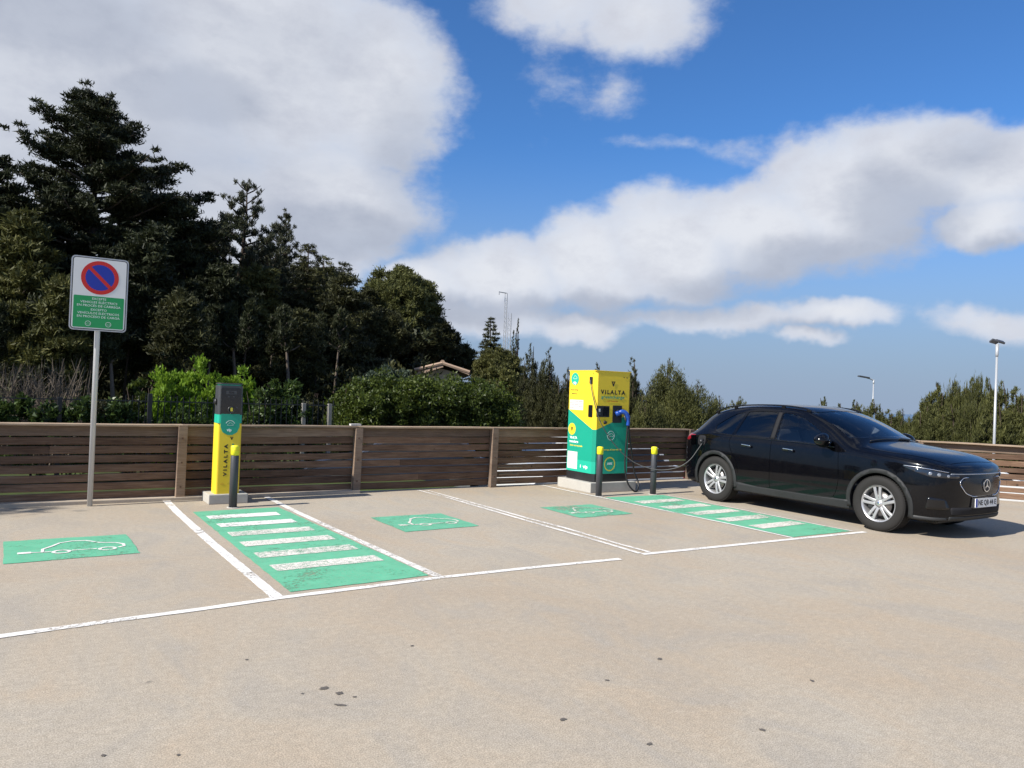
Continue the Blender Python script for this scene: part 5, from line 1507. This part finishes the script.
LL = .22 * (.7 + .7 * rng.random(len(C_)))
o = blades_mesh('undergrowth', C_, D_, LL, LL * .6, L_DARK, None)
prop(o, 'dark undergrowth filling the floor of the wood', 'undergrowth', kind='stuff')
PP, RR = [], []
for i in range(2300):
    u_ = random.random(); px_ = -160 + 590 * u_; dd_ = random.uniform(40, 60)
    ytop_ = 262 if px_ < 215 else 262 + (px_ - 215) * .30
    b_ = at(px_, dd_); z0_ = terr(b_.x, b_.y); z1_ = height(px_, ytop_ + random.uniform(0, 25), dd_)
    PP.append((b_.x, b_.y, z0_ + (z1_ - z0_) * random.random() ** .7)); RR.append((random.uniform(.5, 1.1),) * 2 + (random.uniform(.3, .6),))
C_, D_ = puffs(np.array(PP), np.array(RR), 60, .6, .3, .3)
LL = .30 * (.7 + .7 * rng.random(len(C_)))
o = blades_mesh('far_wood', C_, D_, LL, LL * .4, L_CEDAR, None)
prop(o, 'deep part of the wood closing the view between its trees', 'wood', kind='stuff')
tree('broadleaf_tree', (-8.1, 11.7, -.45), 7.6, 'round', L_HEDGE, 'green tree beyond the left end of the fence', rad=2.3, seed=402, n=22000, leafsize=.16)
for i, (px, yt, D_, w, lf, lb) in enumerate(((150, 168, 36, 60, L_CEDAR, 'dark tree close behind the right side of the tallest one'), (205, 226, 36, 50, L_DARK, 'tree filling between the shelf-branched and the thin ragged one'), (60, 190, 37, 70, L_CEDAR, 'dark tree behind the left side of the tallest one'),
        (322, 268, 40, 44, L_DARK, 'dark tree right behind the middle conifer spire'), (362, 290, 42, 40, L_DARK, 'dark tree joining the spires to the large pine'), (275, 258, 38, 44, L_DARK, 'dark tree left behind the tallest spire'))):
    tree_px('cypress_tree', px, yt, D_, 'layered', lf, lb, wpx=w, seed=200 + i * 3, n=32000, leafsize=.24, crown_from=.12)
# trees right of the house
tree_px('fir_tree', 488, 313, 58, 'fir', L_DARK, 'dark fir beside the radio mast', wpx=26, seed=81, n=24000, leafsize=.26, crown_from=.1)
tree_px('olive_tree', 498, 346, 40, 'round', L_WARM, 'olive coloured bushy tree in front of the radio mast', wpx=26, seed=83, n=30000, leafsize=.17)
tree_px('cypress_column', 514, 318, 60, 'column', L_DARK, 'slim dark cypress right of the radio mast', wpx=7, seed=85, n=8000, leafsize=.2)
GC = 'cypresses behind the right part of the fence'
tree_px('cypress_column', 531, 342, 38, 'column', L_DARK, 'first of the three cypresses left of the tall charger', wpx=25, seed=87, n=36000, leafsize=.15)
tree_px('cypress_column', 549, 346, 37, 'column', L_DARK, 'middle cypress left of the tall charger', wpx=27, seed=89, n=36000, leafsize=.15)
tree_px('cypress_column', 568, 366, 36, 'column', L_DARK, 'lowest cypress touching the left edge of the tall charger', wpx=24, seed=91, n=24000, leafsize=.15)
tree_px('cypress_column', 512, 372, 34, 'column', L_DARK, 'short dark bushy cypress right of the big hedge', wpx=16, seed=92, n=18000, leafsize=.15)
tree_px('cypress_column', 598, 362, 40, 'column', L_DARK, 'cypress tip showing over the tall charger', wpx=10, seed=93, n=8000, leafsize=.16)
tree_px('cypress_column', 633, 356, 37, 'column', L_DARK, 'narrow pointed cypress right of the tall charger', wpx=19, seed=95, n=24000, leafsize=.15)
tree_px('pine_tree', 668, 356, 38, 'column', L_CYP, 'bushy sunlit conifer between tall charger and car', wpx=50, seed=97, n=60000, leafsize=.16)
tree_px('pine_tree', 697, 378, 40, 'column', L_CYP, 'lower bushy conifer just behind the rear of the car', wpx=44, seed=99, n=22000, leafsize=.16)
tree_px('pine_tree', 650, 384, 35, 'column', L_CYP, 'small conifer at the foot of the bushy one', wpx=30, seed=100, n=16000, leafsize=.16)
row = [(720, 396, 44, 14), (738, 397, 46, 10), (768, 414, 46, 14), (800, 408, 46, 12), (827, 398, 45, 8), (843, 404, 45, 9), (856, 401, 45, 9), (877, 400, 45, 9), (892, 411, 44, 10), (903, 409, 45, 10), (918, 412, 44, 9), (937, 383, 42, 14), (952, 379, 42, 12),
       (966, 376, 42, 10), (981, 374, 41, 8), (990, 377, 42, 9), (1007, 381, 40, 12), (1022, 388, 39, 14), (1045, 380, 39, 14), (1070, 392, 38, 14), (1100, 384, 38, 16), (868, 414, 43, 11), (928, 406, 41, 10), (975, 400, 39, 12), (1000, 402, 38, 12), (955, 404, 39, 12)]
names = ['low tip right of the bushy conifers', 'small tip just left of the car roof', 'hidden behind the rear of the car roof', 'hidden behind the front of the car roof', 'thin leaning tip over the car roof', 'first full tip right of the car roof', 'second full tip right of the car roof',
         'slim tip before the far lamp post', 'low one right of the far lamp post', 'low one over the windscreen pillar', 'short one beside the glimpse of sea', 'tall one starting the dense right-hand row', 'second tall one of the right-hand row', 'tall one with hooked tip in the right-hand row', 'slimmest and tallest tip of the right-hand row',
         'one just left of the near lamp post', 'one just right of the near lamp post', 'broad one at the right edge of the picture', 'outside the picture, first', 'outside the picture, second', 'outside the picture, third', 'low one under the far lamp post', 'low one filling left of the tall row',
         'low front one left of the near lamp post', 'low front one behind the near lamp post', 'low front one above the bonnet']
protos = []
for i, (px, yt, D_, w) in enumerate(row):
    if i >= 7:
        src, w0_, H0_, D0_ = protos[(i * 3 + i // 7) % 7]
        p = at(px, D_); z = terr(p.x, p.y); H = height(px, yt - 2, D_) - z
        c = src.copy(); COL.objects.link(c); c.location = (p.x, p.y, z); c['label'] = 'sunlit cypress, ' + names[i]
        c.rotation_euler = (0, 0, i * 2.1); f_ = w * D_ / (w0_ * D0_); f_ = min(1.5, max(.7, f_)); c.scale = (f_, f_, H / H0_)
        for ch in list(src.children):
            d = ch.copy(); COL.objects.link(d); d.parent = c
        continue
    t_ = tree_px('cypress_column', px, yt - 2, D_, 'column', L_CYP, 'sunlit cypress, ' + names[i], wpx=w * 2.3, seed=120 + i * 2, n=30000, leafsize=.15, group='row of sunlit cypresses behind the car', lean=(random.uniform(-.4, .4), 0))
    protos.append((t_, w, height(px, yt - 2, D_) - t_.location.z, D_))

# ------------------------------------------------------------------ hedges and shrubs
def shrub(name, c0, c1, zb, zt, depth, leaf, label, cat, n=20000, size=.07, round_=.5, seed=0, up=.25, ragged=.12, stems=True, lumps=None, aspect=.7):
    """hedge or bush between two ground points"""
    global rng
    rng = np.random.default_rng(seed + 900); rnd = random.Random(seed)
    c0 = Vector(c0); c1 = Vector(c1); L_ = (c1 - c0).length; ax = (c1 - c0).normalized(); sd = Vector((-ax.y, ax.x, 0)); mid = (c0 + c1) / 2
    t = empty(name, (mid.x, mid.y, zb), 0, label, cat)
    P, R = [], []
    k = lumps or int(18 + L_ * 14)
    for i in range(k):
        u = rnd.uniform(-.5, .5); v = rnd.uniform(-.5, .5)
        prof = (1 - abs(2 * u) ** (2 / max(.05, round_)) ) ** .5 if round_ > 0 else 1
        hh = (zt - zb) * (prof * (1 - .5 * round_ * abs(2 * v) ** 2) ) * rnd.uniform(1 - ragged, 1 + ragged * .6)
        z = hh * rnd.random() ** .45
        p = ax * (u * L_) + sd * (v * depth) + Vector((0, 0, max(.05, z - .1)))
        w_ = rnd.uniform(.09, .24) * min(1.2, .5 + depth * .35); P.append(tuple(p)); R.append((w_, w_, w_ * .9))
    P = np.array(P); R = np.array(R); per = np.full(len(P), max(4, n // len(P)))
    C, D = puffs(P, R, per, .6, up, .5)
    L2 = size * (.7 + .7 * rng.random(len(C)))
    blades_mesh('foliage', C, D, L2, L2 * aspect, leaf, t)
    if stems:
        g = []
        for i in range(max(5, int(L_ * 3))):
            u = rnd.uniform(-.48, .48); b0 = ax * (u * L_)
            g.append(tube_geo([b0, b0 + Vector((rnd.uniform(-.15, .15), rnd.uniform(-.1, .1), (zt - zb) * .5)), b0 + Vector((rnd.uniform(-.3, .3), rnd.uniform(-.2, .2), (zt - zb) * .85))], [.025, .016, .006], 5))
        V, F = merge(g); pyobj('stems', V, F, M_BARK, t, True)
    return t
def gz(p): return terr(p.x, p.y)
def zat(px, y, D_): return height(px, y, D_)
D1 = 16.9
RL = 16.4        # the railing runs along this line (its Y)
def onY(px, Y):   # point of the line Y = const at a column of the photograph
    a, _ = bearing(px); return Vector((Y * math.tan(a), Y, 0))
def zY(px, y, Y):
    a, e_ = bearing(px, y); return EYE.z + Y / cos(a) * math.tan(e_)
shrub('ivy_hedge', (-4.0, RL + .15, 0), (onY(128, RL).x, RL + .15, 0), -.42, zY(60, 397, RL), .75, L_IVY, 'low ivy covered hedge along the railing at left', 'hedge', n=36000, size=.085, round_=0.0, seed=1, ragged=.10, lumps=330)
shrub('ivy_hedge', (onY(126, RL).x, RL + .25, 0), (onY(248, RL).x, RL + .25, 0), -.42, zY(180, 412, RL), .5, L_IVY, 'thin dark climber on the railing below the lime shrub', 'hedge', n=9000, size=.085, round_=0.0, seed=2, ragged=.3, lumps=90)
shrub('lime_shrub', (onY(150, 17.6).x, 17.6, 0), (onY(215, 17.6).x, 17.6, 0), -.42, zY(180, 378, 17.6), .9, L_LIME, 'bright lime green shrub behind the railing', 'shrub', n=26000, size=.085, round_=.25, seed=3, up=1.3, ragged=.5, lumps=330)
shrub('lime_shrub', (onY(208, 17.9).x, 17.9, 0), (onY(255, 17.9).x, 17.9, 0), -.42, zY(232, 380, 17.9), .8, L_LIME, 'smaller lime green shrub directly behind the slim charger head', 'shrub', n=17000, size=.085, round_=.3, seed=4, up=1.3, ragged=.5, lumps=220)
shrub('young_shrub', (onY(128, 17.2).x, 17.2, 0), (onY(148, 17.2).x, 17.2, 0), -.42, zY(138, 372, 17.2), .4, L_HEDGE, 'small leafy sapling left of the lime shrub', 'shrub', n=2600, size=.09, round_=.5, seed=5, up=.5, lumps=26)
shrub('ivy_bush', (onY(244, 16.9).x, 16.9, 0), (onY(318, 16.9).x, 16.9, 0), -.42, zY(275, 378, 16.9), 1.1, L_IVY, 'dark ivy bush right of the slim charger', 'bush', n=30000, size=.085, round_=.75, seed=6, lumps=190)
shrub('round_hedge', (onY(334, 17.6).x, 17.6, 0), (onY(508, 17.6).x, 17.6, 0), -.42, zY(420, 377, 17.6), 2.0, L_HEDGE, 'broad rounded bright green hedge behind the middle of the fence', 'hedge', n=110000, size=.075, round_=.22, seed=7, lumps=1100)
shrub('sage_shrub', (onY(352, 24).x, 24, 0), (onY(418, 24).x, 24, 0), -.2, zY(385, 367, 24), 1.4, L_SAGE, 'grey green shrub rising behind the left of the rounded hedge', 'shrub', n=24000, size=.10, round_=.35, seed=8, up=.7, ragged=.12, lumps=170)
shrub('sage_shrub', (onY(415, 26).x, 26, 0), (onY(478, 26).x, 26, 0), -.2, zY(445, 381, 26), 1.4, L_SAGE, 'pale olive shrub in front of the tiled house', 'shrub', n=22000, size=.10, round_=.2, seed=9, up=.7, ragged=.12, lumps=160)
shrub('olive_bush', (onY(478, 25).x, 25, 0), (onY(516, 25).x, 25, 0), -.4, zY(498, 368, 25), 1.6, L_WARM, 'olive brown bush at the right end of the rounded hedge', 'bush', n=24000, size=.12, round_=.5, seed=10, up=.6, lumps=130)
for k, (x0, x1, yy, Yd, sd_) in enumerate(((0, 70, 350, 20.5, 1), (252, 330, 365, 23, 2), (62, 128, 378, 20, 3))):
    shrub('undergrowth_bush', (onY(x0, Yd).x, Yd, 0), (onY(x1, Yd).x, Yd, 0), -.3, zY((x0 + x1) / 2, yy + 18, Yd), 1.2, L_DARK, ('dark undergrowth behind the dry twigs at left', 'dark bush under the low trees behind the ivy', 'dark low bush behind the sign pole')[k], 'bush', n=9000, size=.12, round_=.5, seed=30 + sd_, lumps=80)

# dry leafless shrubs
def twigs(px0, px1, Y_, ytop, label, seed):
    rnd = random.Random(seed); x0, x1 = onY(px0, Y_).x, onY(px1, Y_).x
    t = empty('dry_shrub', ((x0 + x1) / 2, Y_, -.35), 0, label, 'shrub'); g = []
    H_ = zY((px0 + px1) / 2, ytop, Y_) + .35
    for i in range(150):
        b0 = Vector((rnd.uniform(x0, x1) - (x0 + x1) / 2, rnd.uniform(-.5, .5), 0)); h = H_ * rnd.uniform(.5, 1.0)
        d = Vector((rnd.uniform(-.28, .28), rnd.uniform(-.2, .2), 1)); m1 = b0 + d * h * .5; e = b0 + d * h + Vector((rnd.uniform(-.15, .15), 0, 0))
        g.append(tube_geo([b0, m1, e], [.012, .009, .003], 3))
        for q in range(4):
            s = b0.lerp(e, rnd.uniform(.35, .9)); g.append(tube_geo([s, s + Vector((rnd.uniform(-.22, .22), rnd.uniform(-.15, .15), rnd.uniform(.1, .32)))], [.006, .002], 3))
    V, F = merge(g); o = pyobj('twigs', V, F, M_TWIG, t)
    return t
twigs(-30, 34, 19.2, 362, 'dry brown leafless shrub at the left edge', 1)
twigs(30, 74, 19.0, 356, 'dry pinkish leafless shrub left of the sign pole', 2)

# ------------------------------------------------------------------ railing behind
M_RAIL = principled("dark_railing", (0.015, 0.016, 0.017), 0.6)
M_RPOST = grain(principled("old_concrete_post", (0.20, 0.19, 0.17), 0.9), 0.25, 12)
rt = empty('garden_railing', (0, RL, 0), 0, 'dark metal railing with upright bars behind the fence on the left', 'railing')
zr = zY(200, 402, RL); x0, x1 = onY(-60, RL).x, onY(335, RL).x
for z in (zr, -.15): boxobj('rail', x0, x1, -.015, .015, z - .02, z, M_RAIL, rt)
xx = x0
while xx < x1:
    boxobj('bar', xx - .007, xx + .007, -.007, .007, -.3, zr + .10, M_RAIL, rt) if (xx > onY(120, RL).x) else None
    xx += .115
for px in (150, 304, 330, 60):
    x = onY(px, RL).x; boxobj('railing_post', x - .04, x + .04, -.05, .05, -.42, zr + (.14 if px == 150 else .03), M_RPOST if px > 300 else M_RAIL, rt, .006)

# ------------------------------------------------------------------ house
M_TILE = grain(principled("clay_tiles", (0.34, 0.24, 0.17), 0.85), 0.3, 3)
M_STUC = grain(principled("cream_render", (0.52, 0.42, 0.29), 0.9), 0.1, 1.5)
hp = at(441, 37); hz_ = terr(hp.x, hp.y)
house = empty('house', (hp.x, hp.y, hz_), -bearing(441)[0], 'low cream house with clay tiled roof beyond the hedge', 'house')
apex = zat(441, 364.5, 37) - hz_; eave = zat(441, 370.5, 37) - hz_; hw = 23.0 / FOC * 37 * .93
bm = bmesh.new()
P = [(-hw * .80, 0), (hw * .80, 0), (hw * .80, eave - .12), (0, apex - .20), (-hw * .80, eave - .12)]
lo_ = [bm.verts.new((x, 0, z)) for x, z in P]; hi_ = [bm.verts.new((x, 9, z)) for x, z in P]
bm.faces.new(lo_[::-1]); bm.faces.new(hi_)
for k in range(5): bm.faces.new((lo_[k], lo_[(k + 1) % 5], hi_[(k + 1) % 5], hi_[k]))
bmesh.ops.recalc_face_normals(bm, faces=bm.faces[:]); bmobj('wall', bm, M_STUC, house)
for s in (-1, 1):
    V, F = [], []
    nr = 12
    for i in range(nr + 1):
        for j in range(31):
            u = i / nr; y = -.5 + 10 * j / 30
            V.append((s * (hw + .25) * u, y, apex - (apex - eave + .14) * u * (1.08)))
    for i in range(nr):
        for j in range(30): F.append((i * 31 + j, i * 31 + j + 1, (i + 1) * 31 + j + 1, (i + 1) * 31 + j))
    o = pyobj('roof_slope', V, F, M_TILE, house); md = o.modifiers.new('t', 'SOLIDIFY'); md.thickness = .14
    for j in range(0, 34):
        y = -.48 + j * .30
        V, F = tube_geo([(0, y, apex + .05), (s * (hw + .27), y, eave - .02 - (apex - eave) * .05)], [.085, .085], 6); pyobj('roof_tile', V, F, M_TILE, house)
V, F = tube_geo([(0, -.52, apex + .09), (0, 9.5, apex + .09)], [.12, .12], 8); pyobj('ridge_tile', V, F, M_TILE, house)
boxobj('window', -hw * .35, -hw * .05, -.04, .05, .9, 1.9, M_SCREEN, house)

# ------------------------------------------------------------------ masts and lamps
M_MAST = principled("mast_steel", (0.45, 0.45, 0.46), 0.5, 0.5)
def mast(px, ytop, D_, w, label, bracket):
    p = at(px, D_); z0 = terr(p.x, p.y); Hm = height(px, ytop, D_) - z0
    m = empty('radio_mast', (p.x, p.y, z0), .4, label, 'mast'); g = []
    for k in range(3):
        a = 2 * pi * k / 3; g.append(tube_geo([(w * cos(a), w * sin(a), 0), (w * cos(a), w * sin(a), Hm)], [.035, .035], 5))
    i = 0; z = 0
    while z < Hm - .5:
        for k in range(3):
            a = 2 * pi * k / 3; b_ = 2 * pi * (k + 1) / 3
            g.append(tube_geo([(w * cos(a), w * sin(a), z), (w * cos(b_), w * sin(b_), z + .5)], [.016, .016], 4))
        z += .5
    V, F = merge(g); pyobj('lattice', V, F, M_MAST, m)
    if bracket:
        V, F = merge([tube_geo([(0, 0, Hm), (-.5, .2, Hm + .02), (-.9, .4, Hm + .05)], [.05, .05, .04], 6), tube_geo([(-.85, .38, Hm - .25), (-.85, .38, Hm + .1)], [.06, .06], 6)])
        pyobj('aerial', V, F, M_MAST, m)
    return m
mast(502.5, 293, 82, .16, 'taller thin lattice radio mast with bracket on top', True)
mast(507, 313, 78, .22, 'shorter lattice radio mast right beside the taller one', False)
M_LP = grain(principled("white_lamp_post", (0.38, 0.39, 0.40), 0.45, 0.2), 0.08, 3)
def lamp(px, ytop, D_, label, r, head):
    p = at(px, D_); z0 = terr(p.x, p.y); Hm = height(px, ytop, D_) - z0
    m = empty('lamp_post', (p.x, p.y, z0), 0, label, 'lamp post')
    bm = bmesh.new(); lathe(bm, [(r, 0), (r * .72, Hm - .35)], 14); bmobj('pole', bm, M_LP, m)
    bm = bmesh.new(); lathe(bm, [(r * .85, Hm - .36), (r * 1.05, Hm - .30), (r * 1.05, Hm - .05)], 14); bmobj('collar', bm, M_LP, m)
    if head == 'double':
        for s in (-1, 1):
            bm = bmesh.new(); box(bm, -.085, .085, -.065, .065, -.025, .025, .008)
            h = bmobj('lamp_head', bm, M_GREYP, m, loc=(s * .065, s * -.04, Hm + .01), rot=(.45 * s, .25, -.6))
    else:
        V, F = tube_geo([(0, 0, Hm - .1), (-.25, .1, Hm), (-.55, .22, Hm + .06)], [.045, .04, .035], 6); pyobj('arm', V, F, M_LP, m)
        bm = bmesh.new(); box(bm, -.42, .42, -.13, .13, -.05, .05, .02); bmobj('lamp_head', bm, M_GREYP, m, loc=(-.75, .32, Hm + .12), rot=(0, .12, -.4))
    return m
lamp(995.5, 342, 22, 'white lamp post with two small floodlights at right', .035, 'double')
lamp(873, 379, 62, 'distant slim lamp post with one arm behind the car', .055, 'single')

# ------------------------------------------------------------------ vehicles beyond the fence, seen between the boards
def far_car(x, y, rz, mat, label, van=False):
    c = empty('parked_car', (x, y, -.92), rz, label, 'car')
    Hc = 1.95 if van else 1.48
    side_ = [(-2.1, .30), (-2.15, .62), (-2.05, .95), (-1.75, 1.02), (-1.35, Hc - .06), (-.6, Hc), (.35, Hc - .02), (1.0, 1.05), (1.85, .90), (2.12, .70), (2.12, .34)] if not van else \
            [(-2.2, .30), (-2.22, 1.2), (-2.1, Hc - .05), (-1.9, Hc), (.9, Hc), (1.25, Hc - .12), (1.75, 1.12), (2.15, .95), (2.25, .6), (2.22, .32)]
    bm = bmesh.new(); a = []
    for w_, s in ((.70, 1.0), (.86, 1.0), (.86, 1.0), (.70, 1.0)): pass
    rows = []
    for w_ in (-.86, -.80, 0, .80, .86):
        rows.append([bm.verts.new((px_, w_ * (1 - .18 * max(0, (pz - .95)) / .6), pz - (.03 if abs(w_) > .84 else 0))) for px_, pz in side_])
    for r0, r1 in zip(rows[:-1], rows[1:]):
        for k in range(len(side_)):
            bm.faces.new((r0[k], r0[(k + 1) % len(side_)], r1[(k + 1) % len(side_)], r1[k]))
    bm.faces.new(rows[0][::-1]); bm.faces.new(rows[-1])
    bmesh.ops.recalc_face_normals(bm, faces=bm.faces[:])
    bmobj('body', bm, mat, c)
    wp = [(-1.55, 1.02), (-1.25, Hc - .12), (.30, Hc - .10), (.85, 1.06)] if not van else [(-.1, 1.2), (-.1, Hc - .18), (.85, Hc - .18), (1.3, 1.2)]
    for s in (-1, 1):
        yy = [s * (.862 * (1 - .18 * max(0, (pz - .95)) / .6) + .004) for _, pz in wp]
        pts = [(p_[0], y_, p_[1]) for p_, y_ in zip(wp, yy)]
        pyobj('window', pts, [(0, 1, 2, 3) if s > 0 else (3, 2, 1, 0)], M_SCREEN, c)
        bm = bmesh.new(); box(bm, -2.17, -2.06, s * .80 - .07, s * .80 + .07, .62, .86, .02); bmobj('tail_lamp', bm, M_LAMPR, c)
    for ux in (-1.3, 1.32):
        for s in (-1, 1):
            bm = bmesh.new(); lathe(bm, [(0, -.1), (.2, -.105), (.31, -.1), (.33, -.06), (.33, .1), (.0, .1)], 24, 'Y'); o = bmobj('wheel', bm, M_RUB, c, loc=(ux, s * .80, .33))
            bm = bmesh.new(); lathe(bm, [(0, 0), (.19, .0), (.2, .02)], 20, 'Y'); bmobj('hub', bm, M_RIM, o, loc=(0, s * .108, 0))
    return c
M_WCAR = principled("white_car_paint", (0.55, 0.55, 0.54), 0.3, coat=.6)
M_BCAR = principled("blue_car_paint", (0.03, 0.035, 0.05), 0.25, coat=.8)
M_SCAR = principled("silver_car_paint", (0.42, 0.43, 0.45), 0.3, .4, coat=.6)
far_car(10.75, 13.4, pi, M_WCAR, 'white car glimpsed through the boards right of the tall charger')
far_car(12.9, 17.2, pi * 1.1, M_WCAR, 'white car glimpsed through the boards behind the car bay')
far_car(7.4, 16.2, pi * .9, M_BCAR, 'dark blue car glimpsed through the boards near the middle')
far_car(17.9, 9.0, -.95, M_WCAR, 'white car glimpsed through the boards at the right edge')
far_car(16.4, 12.2, -.9, M_SCAR, 'silver car glimpsed through the boards behind the bonnet')
